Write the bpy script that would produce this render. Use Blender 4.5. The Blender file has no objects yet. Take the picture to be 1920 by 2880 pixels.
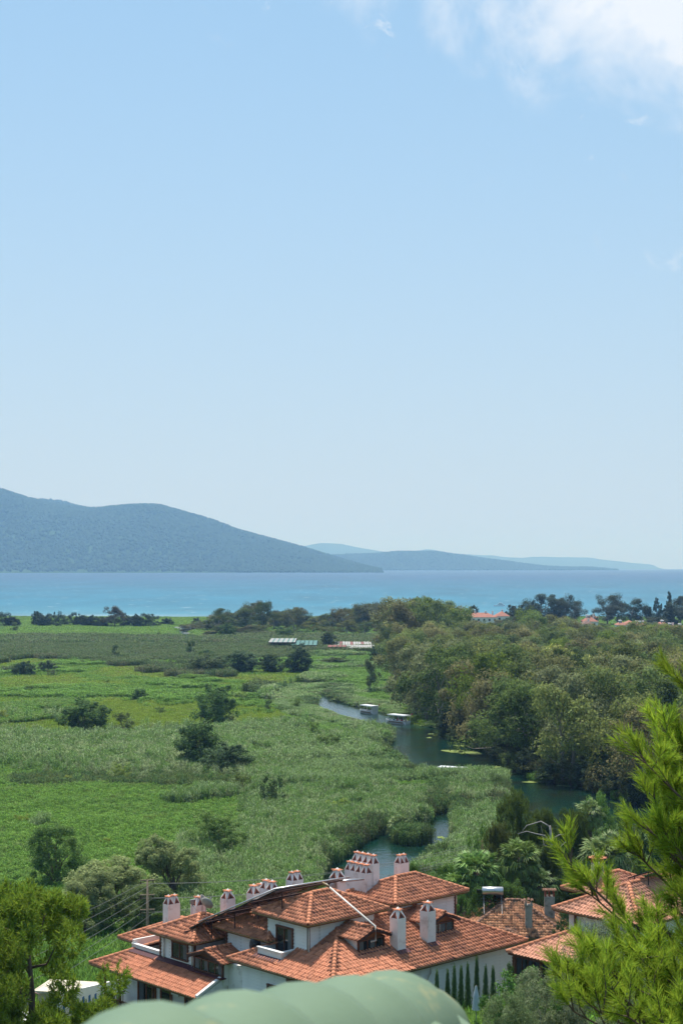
import bpy, math, random
import numpy as np
from mathutils import Vector, Matrix

# ------------------------------------------------------------------ scene, camera, light
scn = bpy.context.scene
COL = scn.collection
F = 4400.0            # focal length in photo pixels (1920 x 2880)
EL = 1586.0           # eye level row
CAMZ = 40.0
cam_d = bpy.data.cameras.new('camera')
cam = bpy.data.objects.new('camera', cam_d)
COL.objects.link(cam)
cam.location = (0, 0, CAMZ)
cam.rotation_euler = (math.radians(90), 0, 0)
cam_d.sensor_fit = 'VERTICAL'
cam_d.sensor_height = 36.0
cam_d.lens = 36.0 * F / 2880.0
cam_d.shift_y = (EL - 1440.0) / 2880.0
cam_d.clip_start = 0.1
cam_d.clip_end = 120000.0
cam_d.dof.use_dof = True
cam_d.dof.focus_distance = 110.0
cam_d.dof.aperture_fstop = 9.0
scn.camera = cam

SUN_EL, SUN_AZ = math.radians(70), math.radians(-17)      # azimuth from +Y towards +X
sun_dir = Vector((math.sin(SUN_AZ) * math.cos(SUN_EL), math.cos(SUN_AZ) * math.cos(SUN_EL), math.sin(SUN_EL)))
sun_d = bpy.data.lights.new('sun', 'SUN')
sun_d.energy = 5.0
sun_d.angle = math.radians(0.53)
sun_d.color = (1.0, 0.955, 0.88)
sun = bpy.data.objects.new('sun', sun_d)
COL.objects.link(sun)
sun.rotation_euler = sun_dir.to_track_quat('Z', 'Y').to_euler()
sun.location = (0, 0, 300)

world = bpy.data.worlds.new('World')
scn.world = world
world.use_nodes = True
def build_world():
    nt = world.node_tree
    nt.nodes.clear()
    N = nt.nodes.new; L = nt.links.new
    out = N('ShaderNodeOutputWorld'); bg = N('ShaderNodeBackground')
    sky = N('ShaderNodeTexSky')
    sky.sky_type = 'NISHITA'; sky.sun_disc = False
    sky.sun_elevation = SUN_EL; sky.sun_rotation = SUN_AZ
    sky.altitude = 40; sky.air_density = 1.0; sky.dust_density = 1.1; sky.ozone_density = 1.0
    tc = N('ShaderNodeTexCoord')
    sep = N('ShaderNodeSeparateXYZ'); L(tc.outputs['Generated'], sep.inputs[0])
    def m(op, a, b=None, c=None):
        n = N('ShaderNodeMath'); n.operation = op
        for i, v in enumerate((a, b, c)):
            if v is None: continue
            if isinstance(v, (int, float)): n.inputs[i].default_value = v
            else: L(v, n.inputs[i])
        return n.outputs[0]
    x, y, z = sep.outputs
    ysafe = m('MAXIMUM', y, 0.05)
    u = m('DIVIDE', x, ysafe); v = m('DIVIDE', z, ysafe)
    com = N('ShaderNodeCombineXYZ'); L(u, com.inputs[0]); L(v, com.inputs[1])
    n1 = N('ShaderNodeTexNoise'); n1.inputs['Scale'].default_value = 13; n1.inputs['Detail'].default_value = 9
    n1.inputs['Roughness'].default_value = 0.6; n1.inputs['Distortion'].default_value = 0.5
    L(com.outputs[0], n1.inputs['Vector'])
    n2 = N('ShaderNodeTexNoise'); n2.inputs['Scale'].default_value = 42; n2.inputs['Detail'].default_value = 7
    n2.inputs['Roughness'].default_value = 0.62
    L(com.outputs[0], n2.inputs['Vector'])
    # soft veil of cloud to the upper right, brighter heap at its right end
    g = m('ADD', m('MULTIPLY', m('SUBTRACT', u, 0.10), 3.4), m('MULTIPLY', m('SUBTRACT', v, 0.318), 6.5))
    nn = m('ADD', m('MULTIPLY', m('SUBTRACT', n1.outputs['Fac'], 0.5), 1.5), m('MULTIPLY', m('SUBTRACT', n2.outputs['Fac'], 0.5), 0.5))
    veil = N('ShaderNodeMapRange'); veil.interpolation_type = 'SMOOTHSTEP'
    L(m('ADD', g, nn), veil.inputs[0])
    veil.inputs[1].default_value = -0.12; veil.inputs[2].default_value = 0.55; veil.inputs[4].default_value = 0.66
    g2 = m('ADD', m('MULTIPLY', m('SUBTRACT', u, 0.165), 5.5), m('MULTIPLY', m('SUBTRACT', v, 0.328), 6.0))
    heap = N('ShaderNodeMapRange'); heap.interpolation_type = 'SMOOTHSTEP'
    L(m('ADD', g2, m('MULTIPLY', nn, 1.1)), heap.inputs[0])
    heap.inputs[1].default_value = -0.10; heap.inputs[2].default_value = 0.30; heap.inputs[4].default_value = 0.78
    up = N('ShaderNodeMapRange'); L(y, up.inputs[0]); up.inputs[1].default_value = 0.05; up.inputs[2].default_value = 0.4
    # thin detached wisps round the edge of the veil
    n3 = N('ShaderNodeTexNoise'); n3.inputs['Scale'].default_value = 34; n3.inputs['Detail'].default_value = 8; n3.inputs['Roughness'].default_value = 0.6; n3.inputs['Distortion'].default_value = 0.8
    L(com.outputs[0], n3.inputs['Vector'])
    wm = N('ShaderNodeMapRange'); wm.interpolation_type = 'SMOOTHSTEP'; L(g, wm.inputs[0]); wm.inputs[1].default_value = -.62; wm.inputs[2].default_value = -.22
    wt = N('ShaderNodeMapRange'); wt.interpolation_type = 'SMOOTHSTEP'; L(n3.outputs['Fac'], wt.inputs[0]); wt.inputs[1].default_value = .60; wt.inputs[2].default_value = .74; wt.inputs[4].default_value = .5
    wisp = m('MULTIPLY', wm.outputs[0], wt.outputs[0])
    cl = m('MULTIPLY', m('MAXIMUM', m('MAXIMUM', veil.outputs[0], heap.outputs[0]), wisp), up.outputs[0])
    # paler air towards the horizon
    hz = N('ShaderNodeMapRange'); L(z, hz.inputs[0]); hz.interpolation_type = 'SMOOTHSTEP'
    hz.inputs[1].default_value = 0.0; hz.inputs[2].default_value = 0.45; hz.inputs[3].default_value = 0.82; hz.inputs[4].default_value = 0.48
    mixh = N('ShaderNodeMix'); mixh.data_type = 'RGBA'
    L(hz.outputs[0], mixh.inputs[0]); L(sky.outputs[0], mixh.inputs[6])
    ramp = N('ShaderNodeMix'); ramp.data_type = 'RGBA'
    e = N('ShaderNodeMapRange'); L(z, e.inputs[0]); e.inputs[1].default_value = 0.0; e.inputs[2].default_value = 0.34
    L(e.outputs[0], ramp.inputs[0])
    S = 0.80 / 0.1
    ramp.inputs[6].default_value = (0.56 * S, 0.67 * S, 0.80 * S, 1)
    ramp.inputs[7].default_value = (0.37 * S, 0.67 * S, 0.95 * S, 1)
    L(ramp.outputs[2], mixh.inputs[7])
    mixc = N('ShaderNodeMix'); mixc.data_type = 'RGBA'
    L(cl, mixc.inputs[0]); L(mixh.outputs[2], mixc.inputs[6]); mixc.inputs[7].default_value = (7.9, 8.0, 8.2, 1)
    L(mixc.outputs[2], bg.inputs[0]); bg.inputs[1].default_value = 0.1
    L(bg.outputs[0], out.inputs[0])
build_world()

scn.view_settings.view_transform = 'Standard'
scn.view_settings.look = 'None'
scn.view_settings.exposure = 0.38
scn.view_settings.gamma = 1.0
scn.view_settings.use_curve_mapping = False
scn.render.engine = 'CYCLES'
scn.cycles.use_denoising = True
scn.cycles.denoiser = 'OPENIMAGEDENOISE'
scn.cycles.max_bounces = 7
scn.cycles.diffuse_bounces = 2
scn.cycles.glossy_bounces = 2
scn.cycles.transmission_bounces = 4
scn.cycles.transparent_max_bounces = 4
scn.cycles.volume_bounces = 0
scn.cycles.sample_clamp_indirect = 6.0

# ------------------------------------------------------------------ helpers
ORD = 'first second third fourth fifth sixth seventh eighth ninth tenth eleventh twelfth thirteenth fourteenth fifteenth sixteenth seventeenth eighteenth nineteenth twentieth twenty-first twenty-second twenty-third twenty-fourth twenty-fifth twenty-sixth twenty-seventh twenty-eighth twenty-ninth thirtieth thirty-first thirty-second thirty-third thirty-fourth thirty-fifth thirty-sixth thirty-seventh thirty-eighth thirty-ninth fortieth'.split()
def at(px, py, z=0.0):
    Y = (CAMZ - z) * F / (py - EL)
    return ((px - 960.0) / F * Y, Y, z)
def at_y(px, py, Y):
    return ((px - 960.0) / F * Y, Y, CAMZ - (py - EL) * Y / F)

class MB:
    def __init__(s): s.v = []; s.f = []
    def add(s, verts, faces):
        o = len(s.v); s.v += [tuple(v) for v in verts]; s.f += [tuple(i + o for i in f) for f in faces]; return s
    def box(s, x0, x1, y0, y1, z0, z1):
        return s.add([(x0, y0, z0), (x1, y0, z0), (x1, y1, z0), (x0, y1, z0), (x0, y0, z1), (x1, y0, z1), (x1, y1, z1), (x0, y1, z1)],
              [(0, 3, 2, 1), (4, 5, 6, 7), (0, 1, 5, 4), (1, 2, 6, 5), (2, 3, 7, 6), (3, 0, 4, 7)])
    def bar(s, p, q, w, h=None, up=(0, 0, 1)):
        h = w if h is None else h
        p = Vector(p); q = Vector(q); d = (q - p).normalized(); up = Vector(up)
        if abs(d.dot(up)) > .99: up = Vector((1, 0, 0))
        a = d.cross(up).normalized() * (w / 2); b = a.cross(d).normalized() * (h / 2)
        vs = [p - a - b, p + a - b, p + a + b, p - a + b, q - a - b, q + a - b, q + a + b, q - a + b]
        return s.add(vs, [(0, 1, 2, 3), (7, 6, 5, 4), (0, 4, 5, 1), (1, 5, 6, 2), (2, 6, 7, 3), (3, 7, 4, 0)])
    def tube(s, pts, rad, n=6, cap=True):
        pts = [Vector(p) for p in pts]
        if isinstance(rad, (int, float)): rad = [rad] * len(pts)
        rings = []
        for i, p in enumerate(pts):
            d = (pts[min(i + 1, len(pts) - 1)] - pts[max(i - 1, 0)]).normalized()
            a = d.cross(Vector((0.13, 0.31, 1)) if abs(d.z) < .95 else Vector((1, .1, 0))).normalized(); b = d.cross(a)
            rings.append([p + (a * math.cos(t) + b * math.sin(t)) * rad[i] for t in [2 * math.pi * k / n for k in range(n)]])
        vs = [v for r in rings for v in r]; fs = []
        for i in range(len(pts) - 1):
            for k in range(n):
                k2 = (k + 1) % n
                fs.append((i * n + k, i * n + k2, (i + 1) * n + k2, (i + 1) * n + k))
        if cap: fs += [tuple(range(n - 1, -1, -1)), tuple((len(pts) - 1) * n + k for k in range(n))]
        return s.add(vs, fs)
    def prism(s, poly, z0, z1):
        n = len(poly)
        return s.add([(x, y, z0) for x, y in poly] + [(x, y, z1) for x, y in poly],
              [tuple(range(n - 1, -1, -1)), tuple(range(n, 2 * n))] + [(i, (i + 1) % n, n + (i + 1) % n, n + i) for i in range(n)])
    def mesh(s, name, mat=None, smooth=False):
        me = bpy.data.meshes.new(name); me.from_pydata(s.v, [], s.f); me.update()
        if mat: me.materials.append(mat)
        if smooth: me.polygons.foreach_set('use_smooth', [True] * len(me.polygons))
        return me
    def build(s, name, mat, parent=None, smooth=False):
        return link(name, s.mesh(name, mat, smooth), parent)

def link(name, data, parent=None, loc=None, rot=None, scale=None):
    o = bpy.data.objects.new(name, data); COL.objects.link(o)
    if parent: o.parent = parent
    if loc is not None: o.location = loc
    if rot is not None: o.rotation_euler = rot
    if scale is not None: o.scale = scale
    return o
def tag(o, label=None, cat=None, group=None, kind=None):
    if label: o['label'] = label
    if cat: o['category'] = cat
    if group: o['group'] = group
    if kind: o['kind'] = kind
    return o
def thing(name, label, cat, loc=(0, 0, 0), rz=0.0, group=None):
    o = link(name, None, None, loc, (0, 0, rz)); o.empty_display_size = 0.3
    return tag(o, label, cat, group)
def quads_mesh(name, V, mat, k=4):
    """V: (n*k, 3) array, faces of k corners each"""
    V = np.ascontiguousarray(V, dtype=np.float32); n = len(V) // k
    me = bpy.data.meshes.new(name)
    me.vertices.add(n * k); me.vertices.foreach_set('co', V.ravel())
    me.loops.add(n * k); me.loops.foreach_set('vertex_index', np.arange(n * k, dtype=np.int32))
    me.polygons.add(n); me.polygons.foreach_set('loop_start', np.arange(0, n * k, k, dtype=np.int32))
    me.update(calc_edges=True); me.validate()
    if mat: me.materials.append(mat)
    return me

# ------------------------------------------------------------------ materials
MATS = {}
def nodes_of(name):
    m = bpy.data.materials.new(name); m.use_nodes = True
    nt = m.node_tree; b = nt.nodes['Principled BSDF']
    return m, nt, b
def mat(name, c1, c2=None, scale=4.0, rough=0.7, metal=0.0, spec=0.3, island=0.0, bump=0.0, bscale=30.0, detail=5, c3=None, c3amt=0.0, c3scale=2.0, dist=0.05, obrand=0.0):
    if name in MATS: return MATS[name]
    m, nt, b = nodes_of(name); N = nt.nodes.new; L = nt.links.new
    tc = N('ShaderNodeTexCoord')
    nz = N('ShaderNodeTexNoise'); nz.inputs['Scale'].default_value = scale; nz.inputs['Detail'].default_value = detail
    L(tc.outputs['Object'], nz.inputs['Vector'])
    mr = N('ShaderNodeMapRange'); L(nz.outputs['Fac'], mr.inputs[0]); mr.inputs[1].default_value = .3; mr.inputs[2].default_value = .7
    mx = N('ShaderNodeMix'); mx.data_type = 'RGBA'; L(mr.outputs[0], mx.inputs[0])
    mx.inputs[6].default_value = (*c1, 1); mx.inputs[7].default_value = (*(c2 or tuple(c * .8 for c in c1)), 1)
    col = mx.outputs[2]
    if c3 is not None:
        n3 = N('ShaderNodeTexNoise'); n3.inputs['Scale'].default_value = c3scale; n3.inputs['Detail'].default_value = 8; n3.inputs['Roughness'].default_value = .65
        L(tc.outputs['Object'], n3.inputs['Vector'])
        r3 = N('ShaderNodeMapRange'); L(n3.outputs['Fac'], r3.inputs[0]); r3.inputs[1].default_value = 0.62 - c3amt * .3; r3.inputs[2].default_value = .78 - c3amt * .3
        m3 = N('ShaderNodeMix'); m3.data_type = 'RGBA'; L(r3.outputs[0], m3.inputs[0]); L(col, m3.inputs[6]); m3.inputs[7].default_value = (*c3, 1)
        col = m3.outputs[2]
    if island > 0 or obrand > 0:
        val = None
        if island > 0:
            ge = N('ShaderNodeNewGeometry'); r = N('ShaderNodeMapRange'); L(ge.outputs['Random Per Island'], r.inputs[0])
            r.inputs[3].default_value = 1 - island; r.inputs[4].default_value = 1 + island; val = r.outputs[0]
        if obrand > 0:
            oi = N('ShaderNodeObjectInfo'); r2 = N('ShaderNodeMapRange'); L(oi.outputs['Random'], r2.inputs[0])
            r2.inputs[3].default_value = 1 - obrand; r2.inputs[4].default_value = 1 + obrand
            if val is None: val = r2.outputs[0]
            else:
                mm = N('ShaderNodeMath'); mm.operation = 'MULTIPLY'; L(val, mm.inputs[0]); L(r2.outputs[0], mm.inputs[1]); val = mm.outputs[0]
        hs = N('ShaderNodeHueSaturation'); L(val, hs.inputs['Value']); L(col, hs.inputs['Color']); col = hs.outputs[0]
    L(col, b.inputs['Base Color'])
    b.inputs['Roughness'].default_value = rough; b.inputs['Metallic'].default_value = metal; b.inputs['Specular IOR Level'].default_value = spec
    if bump > 0:
        nb = N('ShaderNodeTexNoise'); nb.inputs['Scale'].default_value = bscale; nb.inputs['Detail'].default_value = 4
        L(tc.outputs['Object'], nb.inputs['Vector'])
        bp = N('ShaderNodeBump'); bp.inputs['Strength'].default_value = bump; bp.inputs['Distance'].default_value = dist
        L(nb.outputs['Fac'], bp.inputs['Height']); L(bp.outputs[0], b.inputs['Normal'])
    MATS[name] = m
    return m

def leaf_mat(name, tint=(1, 1, 1), trans=0.45, isl=(0.75, 1.9), rough=0.6, spec=0.08, fixed=None, hue=0.012):
    """foliage: colour comes from the object's own colour, each leaf a little different"""
    m, nt, b = nodes_of(name); N = nt.nodes.new; L = nt.links.new
    oi = N('ShaderNodeObjectInfo'); ge = N('ShaderNodeNewGeometry')
    src = oi.outputs['Color']
    if fixed is not None:
        rg = N('ShaderNodeRGB'); rg.outputs[0].default_value = (*fixed, 1); src = rg.outputs[0]
    hs = N('ShaderNodeHueSaturation'); L(src, hs.inputs['Color'])
    r = N('ShaderNodeMapRange'); L(ge.outputs['Random Per Island'], r.inputs[0]); r.inputs[3].default_value = isl[0]; r.inputs[4].default_value = isl[1]
    r2 = N('ShaderNodeMapRange'); L(oi.outputs['Random'], r2.inputs[0]); r2.inputs[3].default_value = .82; r2.inputs[4].default_value = 1.2
    mm = N('ShaderNodeMath'); mm.operation = 'MULTIPLY'; L(r.outputs[0], mm.inputs[0]); L(r2.outputs[0], mm.inputs[1])
    L(mm.outputs[0], hs.inputs['Value'])
    wn = N('ShaderNodeTexWhiteNoise'); wn.noise_dimensions = '1D'; L(ge.outputs['Random Per Island'], wn.inputs['W'])
    hr = N('ShaderNodeMapRange'); L(wn.outputs['Value'], hr.inputs[0]); hr.inputs[3].default_value = .5 - hue; hr.inputs[4].default_value = .5 + hue * .6
    L(hr.outputs[0], hs.inputs['Hue'])
    L(hs.outputs[0], b.inputs['Base Color'])
    b.inputs['Roughness'].default_value = rough; b.inputs['Specular IOR Level'].default_value = spec
    tr = N('ShaderNodeBsdfTranslucent'); L(hs.outputs[0], tr.inputs['Color'])
    ms = N('ShaderNodeMixShader'); ms.inputs[0].default_value = trans
    L(b.outputs[0], ms.inputs[1]); L(tr.outputs[0], ms.inputs[2])
    L(ms.outputs[0], nt.nodes['Material Output'].inputs['Surface'])
    return m
FOL = leaf_mat('foliage')
NEEDLE = leaf_mat('pine_needles', trans=.45, isl=(.65, 1.6), hue=.025)
BARK = mat('bark', (.16, .12, .09), (.08, .06, .045), 6, .9, spec=.1)
PALE_BARK = mat('pale_bark', (.34, .30, .25), (.18, .15, .12), 5, .9, spec=.1)
GREY_BARK = mat('grey_bark', (.36, .33, .30), (.22, .20, .18), 5, .9, spec=.1)
# ------------------------------------------------------------------ terrain, water, hills, air
rng = np.random.default_rng(7)
CURV = 1.0 / (2 * 7.4e6)

def sd_poly(P, X, Y):
    """signed distance to a polygon, negative inside"""
    P = np.asarray(P, float); d2 = np.full(X.shape, 1e18); ins = np.zeros(X.shape, bool)
    for i in range(len(P)):
        a = P[i]; b = P[(i + 1) % len(P)]; e = b - a
        t = np.clip(((X - a[0]) * e[0] + (Y - a[1]) * e[1]) / (e @ e), 0, 1)
        d2 = np.minimum(d2, (X - a[0] - t * e[0]) ** 2 + (Y - a[1] - t * e[1]) ** 2)
        c = ((a[1] > Y) != (b[1] > Y)) & (X < (b[0] - a[0]) * (Y - a[1]) / (b[1] - a[1] + 1e-12) + a[0])
        ins ^= c
    d = np.sqrt(d2); return np.where(ins, -d, d)

WZ = -0.35
def wpt(px, py): p = at(px, py, WZ); return (p[0], p[1])
def occl(px, py, k=0.078): return wpt(px, py + (py - EL) * k)
LEFT_BANK = [occl(*p) for p in [(891, 1937), (893, 1964), (930, 1976), (958, 1988), (1040, 2009), (1108, 2040), (1104, 2055), (1068, 2064), (1088, 2086), (1140, 2110), (1146, 2128), (1196, 2150), (1245, 2156)]] \
    + [occl(*p, .085) for p in [(1310, 2146), (1400, 2150)]] + [wpt(*p) for p in [(1428, 2190), (1434, 2250), (1440, 2330), (1455, 2390)]]
RIGHT_BANK = [wpt(*p) for p in [(930, 1936), (908, 1948), (928, 1968), (960, 1976), (1000, 1988), (1060, 2001), (1135, 2026), (1176, 2039), (1222, 2050), (1222, 2074), (1265, 2084), (1340, 2102), (1388, 2116), (1395, 2152), (1452, 2177), (1488, 2196), (1577, 2209), (1622, 2218), (1689, 2232), (1733, 2254), (1800, 2264), (1900, 2275), (2060, 2290)]]
NEAR_BANK = [wpt(*p) for p in [(2060, 2420), (1900, 2400), (1750, 2390), (1600, 2400)]]
RIVER = LEFT_BANK + NEAR_BANK + RIGHT_BANK[::-1]
SIDE = [wpt(*p) for p in [(938, 2440), (1000, 2395), (1045, 2366), (1086, 2346), (1211, 2318), (1222, 2292), (1262, 2286), (1268, 2345), (1272, 2392), (1190, 2436), (1110, 2520), (1000, 2560), (900, 2540), (900, 2480)]]
MOUTH = [wpt(*p) for p in [(494, 1776), (505, 1771), (522, 1762), (560, 1752), (660, 1740), (760, 1742), (600, 1762), (545, 1776), (540, 1792), (500, 1790)]]
ISLE = wpt(1156, 2366)

def water_sd(X, Y):
    d = np.minimum(np.minimum(sd_poly(RIVER, X, Y), sd_poly(SIDE, X, Y)), sd_poly(MOUTH, X, Y))
    isl = (np.sqrt(((X - ISLE[0]) / 3.3) ** 2 + ((Y - ISLE[1]) / 4.0) ** 2) - 1) * 3.3
    return np.maximum(d, -isl)
def coast_y(X):
    return 1172 + 25 * np.sin(X / 260 + .6) - np.clip(X - 150, 0, 900) * .28 + np.clip(-X - 100, 0, 900) * .22
HP = np.array([(-300, 37), (0, 33), (30, 27), (60, 18.5), (85, 12.8), (110, 8.8), (135, 4.6), (165, .75), (185, .08), (3000, .05)])
def hgt(X, Y):
    X = np.asarray(X, float); Y = np.asarray(Y, float)
    z = np.interp(Y, HP[:, 0], HP[:, 1])
    w = np.clip((Y - 30) / 40, 0, 1) * np.clip((165 - Y) / 40, 0, 1)
    z = z + w * np.clip(X, -60, 90) * .10
    sd = water_sd(X, Y)
    bank = np.clip((sd + .8) / 2.2, 0, 1)
    z = z * bank + (-1.3) * (1 - bank)
    fy = coast_y(X)
    z = np.where(Y > fy - 30, np.interp(Y - fy, (-30, 0, 25, 200), (.12, .0, -.9, -6)), z)
    return z
def hz(x, y): return float(hgt(np.array([x]), np.array([y]))[0])

def grid_mesh(name, xs, ys, zf, mat_):
    X, Y = np.meshgrid(xs, ys); Z = zf(X, Y); nx, ny = len(xs), len(ys)
    me = bpy.data.meshes.new(name)
    co = np.stack([X, Y, Z], -1).reshape(-1, 3).astype(np.float32)
    i = np.arange(nx * ny).reshape(ny, nx)
    q = np.stack([i[:-1, :-1], i[:-1, 1:], i[1:, 1:], i[1:, :-1]], -1).reshape(-1, 4).astype(np.int32)
    me.vertices.add(len(co)); me.vertices.foreach_set('co', co.ravel())
    me.loops.add(q.size); me.loops.foreach_set('vertex_index', q.ravel())
    me.polygons.add(len(q)); me.polygons.foreach_set('loop_start', np.arange(0, q.size, 4, dtype=np.int32))
    me.update(calc_edges=True)
    me.polygons.foreach_set('use_smooth', [True] * len(q))
    me.materials.append(mat_)
    return me

GROUND = mat('marsh_ground', (.028, .05, .014), (.05, .06, .024), .05, .95, spec=.1, c3=(.10, .085, .055), c3amt=.1, c3scale=.03)
xs = np.unique(np.concatenate([np.arange(-1500, -220, 80), np.arange(-220, -40, 10), np.arange(-40, 110, 1.6), np.arange(110, 300, 10), np.arange(300, 1600, 80)]))
ys = np.unique(np.concatenate([np.arange(-300, 20, 20), np.arange(20, 170, 5), np.arange(170, 560, 2.0), np.arange(560, 1000, 12), np.arange(1000, 1480, 10)]))
tag(link('ground', grid_mesh('ground', xs, ys, hgt, GROUND)), kind='structure')

def water_mat(name, deep, rough, bscale, bstr, sea=False):
    m, nt, b = nodes_of(name); N = nt.nodes.new; L = nt.links.new
    ge = N('ShaderNodeNewGeometry')
    b.inputs['Roughness'].default_value = rough
    mp = N('ShaderNodeMapping'); L(ge.outputs['Position'], mp.inputs['Vector'])
    nz = N('ShaderNodeTexNoise'); nz.inputs['Scale'].default_value = bscale; nz.inputs['Detail'].default_value = 6; nz.inputs['Roughness'].default_value = .6
    L(mp.outputs[0], nz.inputs['Vector'])
    bp = N('ShaderNodeBump'); bp.inputs['Strength'].default_value = bstr; bp.inputs['Distance'].default_value = .6 if sea else .12
    L(nz.outputs['Fac'], bp.inputs['Height']); L(bp.outputs[0], b.inputs['Normal'])
    if sea:
        sp = N('ShaderNodeSeparateXYZ'); L(ge.outputs['Position'], sp.inputs[0])
        r = N('ShaderNodeValToRGB')
        mr = N('ShaderNodeMapRange'); L(sp.outputs['Y'], mr.inputs[0]); mr.inputs[1].default_value = 1100; mr.inputs[2].default_value = 9000
        # sandy shallows off the beach, deepening water beyond
        n2 = N('ShaderNodeTexNoise'); n2.inputs['Scale'].default_value = .0022; n2.inputs['Detail'].default_value = 4
        m2 = N('ShaderNodeMapping'); m2.inputs['Scale'].default_value = (.35, 1, 1); L(ge.outputs['Position'], m2.inputs['Vector']); L(m2.outputs[0], n2.inputs['Vector'])
        ad = N('ShaderNodeMath'); ad.operation = 'MULTIPLY_ADD'; L(n2.outputs['Fac'], ad.inputs[0]); ad.inputs[1].default_value = .10; L(mr.outputs[0], ad.inputs[2])
        sb = N('ShaderNodeMath'); sb.operation = 'SUBTRACT'; L(ad.outputs[0], sb.inputs[0]); sb.inputs[1].default_value = .05
        L(sb.outputs[0], r.inputs[0])
        cr = r.color_ramp; cr.elements[0].position = 0.0; cr.elements[0].color = (.22, .28, .28, 1)
        cr.elements[1].position = 1.0; cr.elements[1].color = (.012, .055, .12, 1)
        for p, c in ((.016, (.035, .155, .22, 1)), (.06, (.012, .125, .20, 1)), (.2, (.010, .095, .165, 1)), (.45, (.010, .06, .13, 1))):
            e = cr.elements.new(p); e.color = c
        # small white caps and wave sparkle, painted as pale specks
        n3 = N('ShaderNodeTexNoise'); n3.inputs['Scale'].default_value = .13; n3.inputs['Detail'].default_value = 3; n3.inputs['Roughness'].default_value = .55
        m3 = N('ShaderNodeMapping'); m3.inputs['Scale'].default_value = (.45, .22, 1); L(ge.outputs['Position'], m3.inputs['Vector']); L(m3.outputs[0], n3.inputs['Vector'])
        th = N('ShaderNodeMapRange'); L(n3.outputs['Fac'], th.inputs[0]); th.inputs[1].default_value = .655; th.inputs[2].default_value = .70; th.inputs[4].default_value = .32
        mx = N('ShaderNodeMix'); mx.data_type = 'RGBA'; L(th.outputs[0], mx.inputs[0]); L(r.outputs[0], mx.inputs[6]); mx.inputs[7].default_value = (.7, .76, .78, 1)
        # wind lanes: the changed sheen of ruffled water, put into the base colour
        n4 = N('ShaderNodeTexNoise'); n4.inputs['Scale'].default_value = .03; n4.inputs['Detail'].default_value = 6; n4.inputs['Roughness'].default_value = .65
        m4 = N('ShaderNodeMapping'); m4.inputs['Scale'].default_value = (.30, .10, 1); L(ge.outputs['Position'], m4.inputs['Vector']); L(m4.outputs[0], n4.inputs['Vector'])
        r4 = N('ShaderNodeMapRange'); L(n4.outputs['Fac'], r4.inputs[0]); r4.inputs[1].default_value = .3; r4.inputs[2].default_value = .7; r4.inputs[3].default_value = .72; r4.inputs[4].default_value = 1.28
        hs = N('ShaderNodeHueSaturation'); L(r4.outputs[0], hs.inputs['Value']); L(mx.outputs[2], hs.inputs['Color'])
        L(hs.outputs[0], b.inputs['Base Color'])
        b.inputs['Specular IOR Level'].default_value = .12
    else:
        n2 = N('ShaderNodeTexNoise'); n2.inputs['Scale'].default_value = .12; n2.inputs['Detail'].default_value = 5
        L(ge.outputs['Position'], n2.inputs['Vector'])
        mr = N('ShaderNodeMapRange'); L(n2.outputs['Fac'], mr.inputs[0]); mr.inputs[1].default_value = .42; mr.inputs[2].default_value = .62
        mx = N('ShaderNodeMix'); mx.data_type = 'RGBA'; L(mr.outputs[0], mx.inputs[0])
        mx.inputs[6].default_value = (*deep, 1); mx.inputs[7].default_value = (.012, .018, .008, 1)
        L(mx.outputs[2], b.inputs['Base Color']); b.inputs['IOR'].default_value = 1.42
    return m
SEA_M = water_mat('sea_water', None, .42, .12, .55, True)
RIV_M = water_mat('river_water', (.004, .028, .020), .05, .8, .75)

def build_sea():
    rs = np.concatenate([np.linspace(1040, 3000, 42), np.geomspace(3100, 46000, 70)])
    an = np.radians(np.linspace(-58, 58, 117))
    R, A = np.meshgrid(rs, an); X = R * np.sin(A); Y = R * np.cos(A); Z = WZ - 0.03 - R * R * CURV
    Y = np.where(R < 1041, np.minimum(Y, 1040), Y)
    nr, na = len(rs), len(an); i = np.arange(nr * na).reshape(na, nr)
    q = np.stack([i[:-1, :-1], i[1:, :-1], i[1:, 1:], i[:-1, 1:]], -1).reshape(-1, 4)[:, ::-1]
    me = bpy.data.meshes.new('sea'); me.from_pydata(np.stack([X, Y, Z], -1).reshape(-1, 3).tolist(), [], q.tolist()); me.update()
    if me.polygons[0].normal.z < 0: me.flip_normals()
    me.polygons.foreach_set('use_smooth', [True] * len(me.polygons))
    me.materials.append(SEA_M)
    tag(link('sea', me), kind='structure')
build_sea()
b_ = MB(); b_.add([(-30, 150, WZ), (140, 150, WZ), (140, 600, WZ), (-30, 600, WZ)], [(0, 1, 2, 3)])
tag(b_.build('river', RIV_M), kind='structure')
b_ = MB(); b_.add([(-130, 900, WZ), (-20, 900, WZ), (-20, 1100, WZ), (-130, 1100, WZ)], [(0, 1, 2, 3)])
tag(b_.build('river', RIV_M), kind='structure')

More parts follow.
